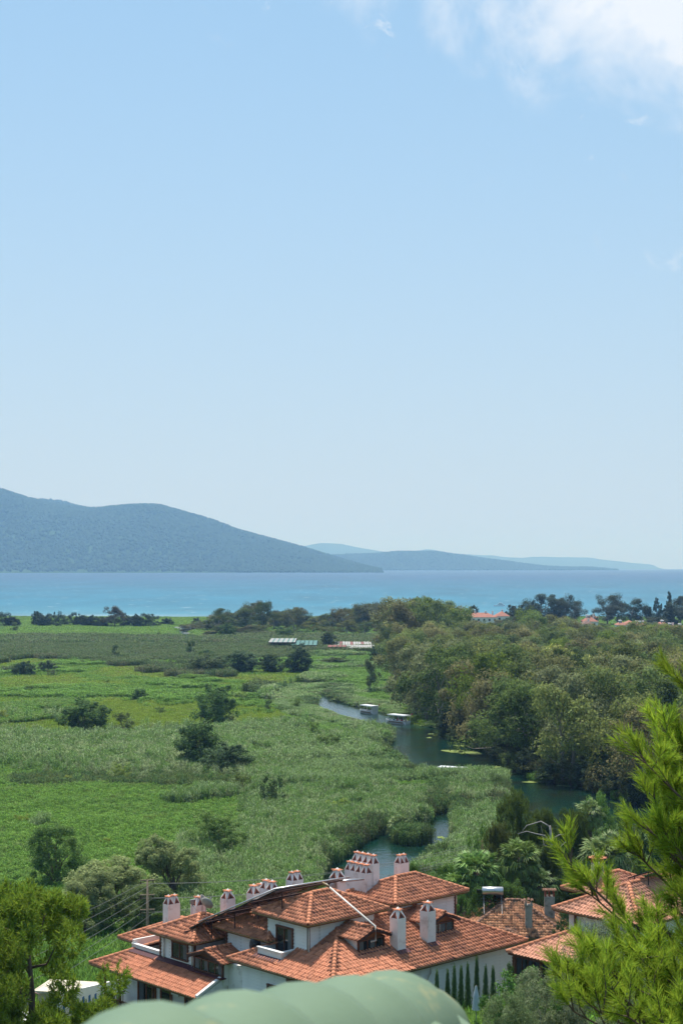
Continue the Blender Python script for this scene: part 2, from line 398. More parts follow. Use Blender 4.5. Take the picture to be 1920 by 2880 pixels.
# ---- hills
HILL = mat('wooded_hill', (.034, .074, .024), (.046, .090, .030), .004, .95, spec=.05)
def fbm1(x, seed, amp, f0, octs=5):
    r = np.random.default_rng(seed); s = np.zeros_like(x, float)
    for o in range(octs):
        s += amp * .5 ** o * np.sin(x * f0 * 2 ** o + r.uniform(0, 7)) * np.sin(x * f0 * 1.37 * 2 ** o + r.uniform(0, 7))
    return s
def vnoise(X, Y, scale, seed, octs=4, gain=.5):
    r = np.random.default_rng(seed); T = r.random((64, 64)); out = np.zeros(np.shape(X)); a = 1.0; tot = 0
    x = np.asarray(X, float) / scale; y = np.asarray(Y, float) / scale
    for o in range(octs):
        xi = np.floor(x).astype(int); yi = np.floor(y).astype(int); fx = x - xi; fy = y - yi
        fx = fx * fx * (3 - 2 * fx); fy = fy * fy * (3 - 2 * fy)
        g = lambda i, j: T[(yi + j) % 64, (xi + i) % 64]
        out += a * ((g(0, 0) * (1 - fx) + g(1, 0) * fx) * (1 - fy) + (g(0, 1) * (1 - fx) + g(1, 1) * fx) * fy)
        tot += a; a *= gain; x = x * 2.03 + 17.3; y = y * 2.03 + 5.1
    return out / tot
def hill(name, sil, D0, D1, wf, wb, seed, rough=12, nx=160, ny=26):
    """a ridge: SIL gives the skyline (photo columns / rows), D0..D1 its distance, wf / wb how far it slopes to the shore"""
    sil = np.array(sil, float); px = np.linspace(sil[0, 0], sil[-1, 0], nx)
    D = np.interp(px, (sil[0, 0], sil[-1, 0]), (D0, D1))
    top = CAMZ - (np.interp(px, sil[:, 0], sil[:, 1]) - EL) * D / F
    base = WZ - D * D * CURV - 4
    vs = []
    t = np.concatenate([np.linspace(-1, 0, ny), np.linspace(0, 1, 9)[1:]])
    for k in t:
        prof = np.sin((1 - abs(k)) * math.pi / 2) ** (1.05)
        Dk = D + (wf * k if k < 0 else wb * k)
        x = (px - 960) / F * D * (Dk / D) ** .6; y = Dk
        z = base + (top - base) * prof
        if -1 < k < 0: z = z + (vnoise(x, y, 420, seed, 4) - .5) * rough * 5 * min(1, (1 - abs(k)) * 4, abs(k) * 5)
        vs.append(np.stack([x, np.broadcast_to(y, x.shape), z], -1))
    V = np.array(vs); n = len(t); i = np.arange(n * nx).reshape(n, nx)
    q = np.stack([i[:-1, :-1], i[:-1, 1:], i[1:, 1:], i[1:, :-1]], -1).reshape(-1, 4)
    me = bpy.data.meshes.new(name); me.from_pydata(V.reshape(-1, 3).tolist(), [], q.tolist()); me.update()
    me.polygons.foreach_set('use_smooth', [True] * len(me.polygons)); me.materials.append(HILL)
    tag(link(name, me), kind='structure')
    return V[:ny + 2]
H1 = hill('hill', [(-1400, 1395), (-900, 1330), (-500, 1345), (-150, 1362), (0, 1380), (80, 1404), (160, 1422), (270, 1434), (340, 1430), (410, 1426), (453, 1428), (502, 1441), (582, 1464), (673, 1495), (765, 1519), (826, 1535), (960, 1576), (1030, 1597), (1068, 1609)], 8600, 9600, 1500, 1500, 3, rough=13, nx=240)
H1b = hill('hill', [(-300, 1400), (0, 1404), (104, 1408), (150, 1409), (190, 1415), (214, 1425), (257, 1433), (330, 1452), (420, 1480), (700, 1560)], 10400, 10400, 1000, 1000, 4)
H2 = hill('hill', [(780, 1612), (911, 1567), (1051, 1562), (1115, 1555), (1213, 1556), (1311, 1567), (1416, 1583), (1528, 1599), (1580, 1601), (1640, 1600), (1700, 1603), (1720, 1606)], 12500, 13500, 700, 700, 5, rough=8)
hill('hill', [(760, 1590), (841, 1539), (904, 1527), (960, 1530), (1002, 1539), (1100, 1555), (1200, 1590)], 19000, 19500, 1200, 900, 6, rough=14)
hill('hill', [(1060, 1590), (1150, 1553), (1199, 1545), (1269, 1556), (1381, 1563), (1460, 1571), (1535, 1567), (1648, 1568), (1732, 1579), (1830, 1591), (1856, 1602)], 21000, 22000, 1200, 900, 8, rough=14)

# ---- the air
hb = MB(); hb.box(-42000, 42000, -3000, 47000, -150, 640)
haze = hb.build('haze', None); tag(haze, kind='stuff')
def haze_mat():
    m = bpy.data.materials.new('haze_air'); m.use_nodes = True; nt = m.node_tree; nt.nodes.clear()
    o = nt.nodes.new('ShaderNodeOutputMaterial'); p = nt.nodes.new('ShaderNodeVolumePrincipled')
    p.inputs['Color'].default_value = (.27, .54, 1.0, 1)
    p.inputs['Absorption Color'].default_value = (.74, .76, 1, 1)
    p.inputs['Density'].default_value = 9.6e-5
    p.inputs['Anisotropy'].default_value = 0.1
    nt.links.new(p.outputs[0], o.inputs['Volume'])
    return m
haze.data.materials.append(haze_mat())
# ------------------------------------------------------------------ marsh plants (stuff, instanced tufts)
def reed_tuft(seed, stems, leaves, r, lw, ll, plume=False):
    g = np.random.default_rng(seed); V = []
    for s in range(stems):
        a = g.uniform(0, 6.283); d = r * math.sqrt(g.random()); x, y = d * math.cos(a), d * math.sin(a)
        h = g.uniform(.72, 1.0); lx, ly = g.normal(0, .06, 2); az = g.uniform(0, 6.283); w = lw * .35
        cx, cy = math.cos(az) * w, math.sin(az) * w
        V += [(x - cx, y - cy, 0), (x + cx, y + cy, 0), (x + lx + cx, y + ly + cy, h), (x + lx - cx, y + ly - cy, h)]
        for k in range(leaves):
            t = g.uniform(.25, 1.0); z0 = h * t; bx, by = x + lx * t, y + ly * t
            az = g.uniform(0, 6.283); L_ = ll * g.uniform(.6, 1.2); dx, dy = math.cos(az), math.sin(az); px_, py_ = -dy * lw / 2, dx * lw / 2
            rise = g.uniform(.03, .15); drop = g.uniform(-.1, .05)
            m_ = (bx + dx * L_ * .5, by + dy * L_ * .5, z0 + rise); e_ = (bx + dx * L_, by + dy * L_, z0 + rise + drop)
            V += [(bx - px_ * .5, by - py_ * .5, z0), (bx + px_ * .5, by + py_ * .5, z0), (m_[0] + px_, m_[1] + py_, m_[2]), (m_[0] - px_, m_[1] - py_, m_[2])]
            V += [(m_[0] - px_, m_[1] - py_, m_[2]), (m_[0] + px_, m_[1] + py_, m_[2]), (e_[0] + px_ * .15, e_[1] + py_ * .15, e_[2]), (e_[0] - px_ * .15, e_[1] - py_ * .15, e_[2])]
    return np.array(V)
def grass_tuft(seed, blades, r, lw):
    g = np.random.default_rng(seed); V = []
    for s in range(blades):
        a = g.uniform(0, 6.283); d = r * math.sqrt(g.random()); x, y = d * math.cos(a), d * math.sin(a)
        h = g.uniform(.45, 1.0); az = g.uniform(0, 6.283); out = g.uniform(.1, .45); dx, dy = math.cos(az), math.sin(az); px_, py_ = -dy * lw / 2, dx * lw / 2
        mx_, my_ = x + dx * out * .4, y + dy * out * .4; ex, ey = x + dx * out, y + dy * out
        V += [(x - px_, y - py_, 0), (x + px_, y + py_, 0), (mx_ + px_ * .9, my_ + py_ * .9, h * .7), (mx_ - px_ * .9, my_ - py_ * .9, h * .7)]
        V += [(mx_ - px_ * .9, my_ - py_ * .9, h * .7), (mx_ + px_ * .9, my_ + py_ * .9, h * .7), (ex + px_ * .1, ey + py_ * .1, h), (ex - px_ * .1, ey - py_ * .1, h)]
    return np.array(V)

def tuft_collection(name, metas):
    c = bpy.data.collections.new(name)
    for i, (V, colr) in enumerate(metas):
        o = bpy.data.objects.new(f'{name}_{i:02d}', quads_mesh(name, V, leaf_mat(f'{name}_leaves', trans=.35, isl=(.5, 1.7), spec=.1, rough=.55, fixed=colr))); c.objects.link(o)
    return c
def scatter(name, coll, P, rot, sc, idx, kind='stuff', label=None, tilt=None):
    me = bpy.data.meshes.new(name); n = len(P)
    me.vertices.add(n); me.vertices.foreach_set('co', np.asarray(P, np.float32).ravel())
    a = me.attributes.new('rot', 'FLOAT_VECTOR', 'POINT'); R = np.zeros((n, 3), np.float32); R[:, 2] = rot
    if tilt is not None: R[:, :2] = tilt
    a.data.foreach_set('vector', R.ravel())
    a = me.attributes.new('scl', 'FLOAT_VECTOR', 'POINT'); a.data.foreach_set('vector', np.asarray(sc, np.float32).ravel())
    a = me.attributes.new('idx', 'INT', 'POINT'); a.data.foreach_set('value', np.asarray(idx, np.int32))
    o = link(name, me); tag(o, kind=kind)
    ng = bpy.data.node_groups.new(name, 'GeometryNodeTree')
    ng.interface.new_socket('Geometry', in_out='INPUT', socket_type='NodeSocketGeometry')
    ng.interface.new_socket('Geometry', in_out='OUTPUT', socket_type='NodeSocketGeometry')
    N = ng.nodes.new; L = ng.links.new
    gi = N('NodeGroupInput'); go = N('NodeGroupOutput'); ip = N('GeometryNodeInstanceOnPoints'); ci = N('GeometryNodeCollectionInfo')
    ci.inputs['Collection'].default_value = coll; ci.inputs['Separate Children'].default_value = True; ci.inputs['Reset Children'].default_value = True
    def at_(nm, ty):
        x = N('GeometryNodeInputNamedAttribute'); x.data_type = ty; x.inputs['Name'].default_value = nm
        return [s for s in x.outputs if s.enabled and s.name == 'Attribute'][0]
    L(gi.outputs[0], ip.inputs['Points']); L(ci.outputs[0], ip.inputs['Instance']); ip.inputs['Pick Instance'].default_value = True
    L(at_('idx', 'INT'), ip.inputs['Instance Index'])
    e2r = N('FunctionNodeEulerToRotation'); L(at_('rot', 'FLOAT_VECTOR'), e2r.inputs[0]); L(e2r.outputs[0], ip.inputs['Rotation'])
    L(at_('scl', 'FLOAT_VECTOR'), ip.inputs['Scale'])
    L(ip.outputs[0], go.inputs[0])
    md = o.modifiers.new('scatter', 'NODES'); md.node_group = ng
    return o

# leaf colours of the marsh plants
C_REED = [(0.1841, 0.2798, 0.09662), (0.2282, 0.3098, 0.1351), (0.1472, 0.2569, 0.06699), (0.2429, 0.3023, 0.1416)]
C_TALL = [(0.1279, 0.2591, 0.03425), (0.1505, 0.2738, 0.04478), (0.1129, 0.2294, 0.03688), (0.1732, 0.2591, 0.06322)]
C_GRASS = [(0.1291, 0.2582, 0.02979), (0.1156, 0.2316, 0.03227), (0.1496, 0.2582, 0.04221), (0.102, 0.2119, 0.03725)]
C_YEL = [(0.1783, 0.2643, 0.02705), (0.1967, 0.2767, 0.03689), (0.1476, 0.2459, 0.02705), (0.1844, 0.2335, 0.0418)]
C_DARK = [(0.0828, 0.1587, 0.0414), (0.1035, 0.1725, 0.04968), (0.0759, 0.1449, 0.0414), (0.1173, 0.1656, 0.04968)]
C_DRY = [(0.1207, 0.1552, 0.06354), (0.1014, 0.1495, 0.05083), (0.08694, 0.1437, 0.04399), (0.1352, 0.1495, 0.07038)]
K_TALL = tuft_collection('tall_grass_tuft', [(reed_tuft(20 + i, 20, 5, .66, .075, .5), c) for i, c in enumerate(C_TALL)])
K_REED = tuft_collection('reed_tuft', [(reed_tuft(10 + i, 15, 6, .62, .075, .62), c) for i, c in enumerate(C_REED)])
K_GRASS = tuft_collection('grass_tuft', [(grass_tuft(30 + i, 70, .72, .07), c) for i, c in enumerate(C_GRASS)])
K_YEL = tuft_collection('meadow_tuft', [(grass_tuft(50 + i, 70, .72, .08), c) for i, c in enumerate(C_YEL)])
K_DARK = tuft_collection('sedge_tuft', [(reed_tuft(70 + i, 16, 5, .62, .075, .5), c) for i, c in enumerate(C_DARK)])
K_DRY = tuft_collection('dry_reed_tuft', [(reed_tuft(90 + i, 18, 4, .62, .06, .4), c) for i, c in enumerate(C_DRY)])

FOREST_SKY = ([1060, 1095, 1130, 1150, 1190, 1232, 1266, 1303, 1350, 1435, 1466, 1517, 1560, 1621, 1645, 1685, 1713, 1835, 1930], [1690, 1684, 1692, 1700, 1678, 1676, 1696, 1738, 1752, 1758, 1714, 1714, 1742, 1734, 1752, 1758, 1764, 1754, 1760])
FOREST_PX = [(1236, 2074), (1330, 2097), (1398, 2154), (1465, 2180), (1580, 2206), (1690, 2229), (1780, 2252), (2050, 2262), (2330, 2262), (2230, 1818), (1700, 1812), (1300, 1812), (1270, 1800), (1110, 1815), (1096, 1860), (1098, 1925), (1150, 1985), (1190, 2038)]
FOREST = [at(*p)[:2] for p in FOREST_PX]

def marsh():
    P = []
    for (y0, y1, sp) in ((166, 300, .72), (300, 450, 1.05), (450, 750, 1.8), (750, 1262, 3.2)):
        Y, X = np.meshgrid(np.arange(y0, y1, sp), np.arange(-.245 * y1 - 5, .245 * y1 + 5, sp), indexing='ij')
        X = X + rng.uniform(-.5, .5, X.shape) * sp; Y = Y + rng.uniform(-.5, .5, X.shape) * sp
        k = np.abs(X) < .245 * Y + 5
        P.append(np.stack([X[k], Y[k], np.full(k.sum(), sp)], -1))
    P = np.concatenate(P); X, Y, sp = P.T
    sd = water_sd(X, Y); k = (sd > .25) & (Y < coast_y(X) - 25)
    X, Y, sp, sd = X[k], Y[k], sp[k], sd[k]
    py = EL + CAMZ * F / Y; px = 960 + X * F / Y
    fs = sd_poly(FOREST, X, Y)
    n1 = vnoise(X, Y, 26, 1); n2 = vnoise(X, Y, 70, 2); n3 = vnoise(X, Y, 9, 3, 3); n4 = vnoise(X + 50, Y * .55, 34, 4)
    w = (n2 - .5) * 130 + (n1 - .5) * 70              # wobble of the patch edges, in rows
    q = py + w * np.clip((py - EL) / 500, .15, 1) + rng.normal(0, 1, X.shape) * (py - EL) * .028
    T = np.full(X.shape, 2)                           # 1 reed 2 grass 3 yellow meadow 4 dark sedge 5 dry reed
    T[q < 1850] = 5
    T[(py < 1796 + (n1 - .5) * 20)] = 2
    s = (q >= 1850) & (q < 1972); T[s] = np.where(n4[s] > .63, 4, np.where(n4[s] > .585, 5, np.where(n1[s] > .55, 3, np.where(n1[s] > .40, 2, 6))))
    s = (q >= 1972) & (q < 2075); T[s] = np.where(n4[s] > .64, 1, np.where(n1[s] > .62, 6, 3))
    s = (q >= 2075) & (q < 2190); T[s] = np.where(n1[s] > .36, 1, 6)
    s = (q >= 2190) & (q < 2400); T[s] = np.where(n4[s] > .66, 1, np.where(n1[s] > .68, 4, 6))
    s = q >= 2400; T[s] = np.where((px[s] + w[s] * 1.5 > 520), 1, 6)
    # reed bed along the left bank of the river
    pj = px + rng.normal(0, 16, X.shape)
    rb = (pj + w * .9 + np.clip(2110 - py, 0, 300) * -.9 > 690) & (py > 2085 + (n1 - .5) * 60) & (fs > 2)
    T[rb] = np.where(n3[rb] + n1[rb] > 1.22, 4, np.where(n3[rb] * .6 + n4[rb] * .7 > .80, 6, 1))
    edge = (sd < 9 + 10 * n1) & (Y < 560) & (fs > 3); T[edge] = np.where(n3[edge] > .62, 4, 1)
    up = (px > 860) & (py < 2085) & (py > 1840) & (sd > 4 + 8 * n1); T[up] = np.where(n4[up] > .6, 4, np.where(n1[up] > .55, 1, 6))
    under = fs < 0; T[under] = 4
    front = (sd < 3.5) & (T == 1) & (n3 > .5); T[front] = 5
    H = np.choose(T, [0, 2.9, 1.1, .85, 1.9, 2.5, 1.55]) * (.75 + .5 * n3) * rng.uniform(.85, 1.15, X.shape)
    H = np.where((sd < 14) & (py < 2062) & (Y < 620), np.minimum(H, .75 + .5 * n3), H)
    H = np.where(under, H * .5, H); H = np.where(up, H * .62, H)
    H = np.where((T == 5) & (Y > 600), 2.4 * (.8 + .4 * n3), H)
    keep = (~under) | (rng.random(X.shape) < .35)
    R = sp / .72
    Z = hgt(X, Y) - .05
    Pts = np.stack([X, Y, Z], -1); sc = np.stack([R, R, H * np.clip(.9 + .1 * R, 1, 1.3)], -1); rot = rng.uniform(0, 6.283, X.shape)
    idx = np.clip(((n1 - .5) * 4.5 + 2 + rng.normal(0, .7, X.shape)).astype(int), 0, 3)
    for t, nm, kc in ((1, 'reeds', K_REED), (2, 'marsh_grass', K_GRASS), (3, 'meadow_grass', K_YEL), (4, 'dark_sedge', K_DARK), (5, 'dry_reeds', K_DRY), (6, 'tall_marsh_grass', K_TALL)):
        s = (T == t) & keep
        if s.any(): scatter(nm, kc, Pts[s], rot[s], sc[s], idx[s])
marsh()

# scrub on the slope below the houses
def slope_scrub():
    n = 5200; Y = rng.uniform(60, 168, n); X = rng.uniform(-1, 1, n) * (.25 * Y + 6)
    k = water_sd(X, Y) > .5; X, Y = X[k], Y[k]; n1 = vnoise(X, Y, 9, 12)
    sc = np.stack([np.full(X.shape, 1.5)] * 2 + [(.5 + 1.2 * n1) * rng.uniform(.7, 1.2, X.shape)], -1)
    scatter('undergrowth', K_GRASS, np.stack([X, Y, hgt(X, Y) - .05], -1), rng.uniform(0, 6.28, X.shape), sc, rng.integers(0, 4, X.shape))
slope_scrub()

# ------------------------------------------------------------------ trees
def leaf_cloud(g, C, R, n, size, aspect=.55, squash=.85, up=.35, out=.8, droop=0.0):
    """leaf-sized faces spread through blobs with centres C and radii R"""
    C = np.asarray(C, float); R = np.asarray(R, float); m = len(C)
    c = np.repeat(C, n, 0); r = np.repeat(R, n)
    d = g.normal(size=(m * n, 3)); d /= np.linalg.norm(d, axis=1, keepdims=True)
    rad = r * (.45 + .6 * g.random(m * n) ** .7)
    p = c + d * rad[:, None] * np.array([1, 1, squash])
    nrm = d * out + np.array([0, 0, up]) + g.normal(0, .38, (m * n, 3)); nrm /= np.linalg.norm(nrm, axis=1, keepdims=True)
    t = np.cross(nrm, g.normal(size=(m * n, 3))); t[:, 2] -= droop * 2; t -= nrm * (t * nrm).sum(1, keepdims=True); t /= np.linalg.norm(t, axis=1, keepdims=True) + 1e-9
    b = np.cross(nrm, t)
    s = size * g.uniform(.6, 1.35, m * n)[:, None]
    return np.stack([p - t * s, p + b * s * aspect, p + t * s, p - b * s * aspect], 1).reshape(-1, 3)

def limb_tubes(mb, g, base, tips, r0, sides=5, bend=.12):
    for tp in tips:
        a = Vector(base(tp)) if callable(base) else Vector(base); t = Vector(tp); L_ = (t - a).length
        pts = [a, a.lerp(t, .35) + Vector(g.normal(0, bend, 3)) * L_ * .5, a.lerp(t, .7) + Vector(g.normal(0, bend, 3)) * L_ * .4, t]
        mb.tube(pts, [r0, r0 * .7, r0 * .45, r0 * .15], sides, cap=False)

KIND = {}
def kind_variants(name, n, fn, bark=BARK, lm=None):
    out = []
    for i in range(n):
        V, tk = fn(np.random.default_rng(sum(map(ord, name)) * 31 + i))
        out.append((quads_mesh(name + '_crown', V, lm or FOL), tk.mesh(name + '_trunk', bark, True) if tk else None))
    KIND[name] = out

def f_euc(g):          # tall, irregular, foliage in separate hanging clumps
    n = 42; C = []; R = []
    lobes = [(g.normal(0, .13), g.normal(0, .13), z) for z in (.86, .76, .64, .52, .40, .28)]
    for i in range(n):
        l = lobes[i % 6]; a = g.uniform(0, 6.28); s = (.32 if l[2] < .62 else .24) * math.sqrt(g.uniform(.2, 1))
        C.append((l[0] + math.cos(a) * s, l[1] + math.sin(a) * s, l[2] + g.normal(0, .06))); R.append(g.uniform(.08, .165))
    C = np.array(C); C[:, 2] = np.clip(C[:, 2], .12, .92)
    V = leaf_cloud(g, C, R, 165, .0175, .5, .74, droop=.5)
    tk = MB(); top = Vector((g.normal(0, .04), g.normal(0, .04), .6))
    tk.tube([(0, 0, -.03), (g.normal(0, .02), g.normal(0, .02), .3), top], [.026, .018, .008], 6)
    limb_tubes(tk, g, lambda t: (top[0] * .5, top[1] * .5, min(.5, t[2] * .55)), C[g.choice(n, 10, False)], .010)
    return V, tk
def f_dark(g):         # dense round marsh tree, clothed to the ground
    n = 76; C = []; R = []
    for i in range(n):
        a = g.uniform(0, 6.28); z = g.uniform(.07, .86); w = .38 * math.sqrt(max(.05, 1 - ((z - .42) / .52) ** 2)); s = w * g.uniform(.3, 1.22)
        C.append((math.cos(a) * s, math.sin(a) * s, z * g.uniform(.85, 1.1))); R.append(g.uniform(.05, .15))
    V = leaf_cloud(g, C, R, 130, .022, .6, 1.0, up=.25)
    tk = MB(); tk.tube([(0, 0, -.03), (.01, 0, .3), (0, .02, .6)], [.03, .02, .008], 6)
    limb_tubes(tk, g, (0, 0, .12), [C[i] for i in g.choice(n, 7, False)], .012)
    return V, tk
def f_light(g):        # loose upright shrub
    n = 34; C = []; R = []
    for i in range(n):
        a = g.uniform(0, 6.28); z = g.uniform(.1, .86); s = (.16 + .22 * math.sin(z * 3)) * g.uniform(.2, 1.15)
        C.append((math.cos(a) * s, math.sin(a) * s, z)); R.append(g.uniform(.06, .14))
    V = leaf_cloud(g, C, R, 105, .021, .5, 1.15, up=.3)
    tk = MB(); limb_tubes(tk, g, (0, 0, -.03), [C[i] for i in g.choice(n, 9, False)], .012)
    return V, tk
def f_willow(g):       # big near willow: fine leaves, billowing outline
    n = 92; C = []; R = []
    lobes = [(g.uniform(-.27, .27), g.uniform(-.27, .27), g.uniform(.4, .78), g.uniform(.13, .22)) for _ in range(9)]
    for i in range(n):
        l = lobes[i % 9]; d = g.normal(size=3); d /= np.linalg.norm(d); d[2] = abs(d[2]) * .9 - .25
        C.append((l[0] + d[0] * l[3], l[1] + d[1] * l[3], max(.1, l[2] + d[2] * l[3]))); R.append(g.uniform(.05, .095))
    for i in range(26):
        a = g.uniform(0, 6.28); s = g.uniform(.2, .42); C.append((math.cos(a) * s, math.sin(a) * s, g.uniform(.1, .45))); R.append(g.uniform(.06, .11))
    V = leaf_cloud(g, C, R, 250, .0135, .42, .9, up=.35, droop=.3)
    tk = MB(); tk.tube([(0, 0, -.03), (.02, 0, .25), (.01, .03, .5)], [.03, .02, .01], 6)
    limb_tubes(tk, g, (0, 0, .15), [C[i] for i in g.choice(n, 14, False)], .010)
    return V, tk
def f_hires_dark(g):
    n = 90; C = []; R = []
    for i in range(n):
        a = g.uniform(0, 6.28); z = g.uniform(.1, .9); w = .40 * math.sqrt(max(.05, 1 - ((z - .42) / .56) ** 2)); s = w * g.uniform(.4, 1.05)
        C.append((math.cos(a) * s, math.sin(a) * s, z)); R.append(g.uniform(.05, .10))
    V = leaf_cloud(g, C, R, 170, .0135, .5, .95, up=.3)
    tk = MB(); tk.tube([(0, 0, -.03), (.01, 0, .3), (0, .02, .6)], [.03, .02, .008], 6)
    limb_tubes(tk, g, (0, 0, .12), [C[i] for i in g.choice(n, 12, False)], .010)
    return V, tk
def f_conifer(g):      # cypress: a narrow dark column
    n = 46; C = []; R = []
    for i in range(n):
        z = g.uniform(.06, .95); w = .34 * (1 - z) ** .55 * (.5 + .5 * min(1, z * 5)); a = g.uniform(0, 6.28)
        C.append((math.cos(a) * w, math.sin(a) * w, z)); R.append(.09 + .07 * (1 - z))
    V = leaf_cloud(g, C, np.array(R), 80, .03, .4, .55, up=.6)
    tk = MB(); tk.tube([(0, 0, -.03), (0, 0, .5), (0, 0, .9)], [.04, .03, .01], 6)
    return V, tk
def f_thuja(g):        # small garden thuja: feathery upright sprays
    V = []
    n = 520; z = g.uniform(.03, .97, n); w = .46 * (1 - z) ** .8 * (.55 + .45 * np.minimum(1, z * 6)) * g.choice([.45, .8, 1.15], n); a = g.uniform(0, 6.28, n)
    C = np.stack([np.cos(a) * w * .55, np.sin(a) * w * .55, z], -1)
    V = leaf_cloud(g, C, np.full(n, .11), 9, .034, .3, 1.2, up=.1, droop=-.9)
    tk = MB(); tk.tube([(0, 0, -.03), (0, 0, .5), (0, 0, .9)], [.05, .03, .01], 5)
    return V, tk
def brush(g, C, D, n, L_, w):
    """needle brushes: n needles at each centre C round the axis D"""
    m = len(C); c = np.repeat(C, n, 0); ax = np.repeat(D, n, 0)
    d = g.normal(size=(m * n, 3)); d = d + ax * 1.15; d /= np.linalg.norm(d, axis=1, keepdims=True)
    l = L_ * g.uniform(.55, 1.15, (m * n, 1)); s = np.cross(d, g.normal(size=(m * n, 3))); s /= np.linalg.norm(s, axis=1, keepdims=True)
    b0 = c - ax * L_ * g.uniform(0, 1.0, (m * n, 1))
    tip = b0 + d * l
    return np.stack([b0 - s * w, b0 + s * w, tip + s * w * .35, tip - s * w * .35], 1).reshape(-1, 3)
def f_pine(g):         # broad pine with clumped needle tufts, gaps and visible limbs
    n = 92; C = []; R = []
    for i in range(n):
        a = g.uniform(0, 6.28); z = g.uniform(.20, .94); w = .46 * math.sqrt(max(.06, 1 - ((z - .5) / .5) ** 2)); s = w * g.uniform(.35, 1.0)
        C.append((math.cos(a) * s, math.sin(a) * s, z)); R.append(g.uniform(.05, .095))
    C = np.array(C); R = np.array(R); k = 58
    c = np.repeat(C, k, 0); r = np.repeat(R, k); d = g.normal(size=(n * k, 3)); d /= np.linalg.norm(d, axis=1, keepdims=True); d[:, 2] = d[:, 2] * .8 + .1
    p = c + d * r[:, None]; ax = d + np.array([0, 0, .7]); ax /= np.linalg.norm(ax, axis=1, keepdims=True)
    V = brush(g, p, ax, 13, .032, .0026)
    tk = MB(); top = Vector((.03, .02, .8))
    tk.tube([(0, 0, -.03), (.02, -.01, .3), (0, .03, .55), top], [.03, .022, .016, .006], 7)
    limb_tubes(tk, g, lambda t: (.01, .01, max(.2, min(.75, t[2] - .12))), [C[i] for i in range(n)][:26], .007)
    return V, tk
def f_leafy(g):        # garden tree with broad glossy leaves (near)
    n = 80; C = []; R = []
    for i in range(n):
        a = g.uniform(0, 6.28); z = g.uniform(.15, .9); w = .40 * math.sqrt(max(.05, 1 - ((z - .5) / .5) ** 2)); s = w * g.uniform(.4, 1.05)
        C.append((math.cos(a) * s, math.sin(a) * s, z)); R.append(g.uniform(.06, .12))
    V = leaf_cloud(g, C, R, 75, .026, .38, .8, up=.6, droop=.3)
    tk = MB(); tk.tube([(0, 0, -.03), (.01, 0, .25), (0, .02, .5)], [.03, .02, .008], 6)
    limb_tubes(tk, g, (0, 0, .15), [C[i] for i in g.choice(n, 12, False)], .010)
    return V, tk
def f_olive(g):        # fine narrow grey leaves on many twigs (near)
    n = 120; C = []; R = []
    for i in range(n):
        a = g.uniform(0, 6.28); z = g.uniform(.12, .95); w = .42 * math.sqrt(max(.05, 1 - ((z - .5) / .52) ** 2)); s = w * g.uniform(.45, 1.1)
        C.append((math.cos(a) * s, math.sin(a) * s, z)); R.append(g.uniform(.045, .09))
    V = leaf_cloud(g, C, R, 210, .0135, .26, 1.0, up=.35)
    tk = MB(); tk.tube([(0, 0, -.03), (.02, 0, .22), (0, .03, .45)], [.035, .025, .010], 6)
    limb_tubes(tk, g, (0, 0, .15), [C[i] for i in g.choice(n, 20, False)], .008)
    return V, tk
kind_variants('eucalyptus', 7, f_euc, PALE_BARK)
kind_variants('marsh_tree', 4, f_dark)
kind_variants('shrub', 4, f_light)
kind_variants('willow', 3, f_willow)
kind_variants('leafy_tree', 2, f_hires_dark)
kind_variants('cypress', 2, f_conifer)
kind_variants('thuja', 3, f_thuja)
kind_variants('pine', 3, f_pine, BARK, NEEDLE)
kind_variants('garden_tree', 2, f_leafy)
kind_variants('olive', 2, f_olive, GREY_BARK)

def plant(kind, name, label, cat, x, y, w, h, colr, group=None, z=None, var=None, rz=None, lean=(0, 0), dw=1.0):
    vs = KIND[kind]; var = random.randrange(len(vs)) if var is None else var % len(vs)
    z = hz(x, y) if z is None else z
    e = thing(name, label, cat, (x, y, z), random.uniform(0, 6.28) if rz is None else rz, group)
    e.scale = (w, w * dw, h)
    e.rotation_euler[0], e.rotation_euler[1] = lean
    c = link('crown', vs[var][0], e); c.color = (*colr, 1)
    if vs[var][1]: link('trunk', vs[var][1], e)
    return e
random.seed(5)
G_EUC = [(.122, .148, .042), (.130, .138, .052), (.098, .134, .040), (.130, .150, .066), (.148, .142, .058), (.078, .116, .030), (.155, .172, .046)]
EUC_WORD = ['olive green', 'brownish green', 'deep green', 'greyish green', 'rusty brown', 'dark green', 'yellowish olive']

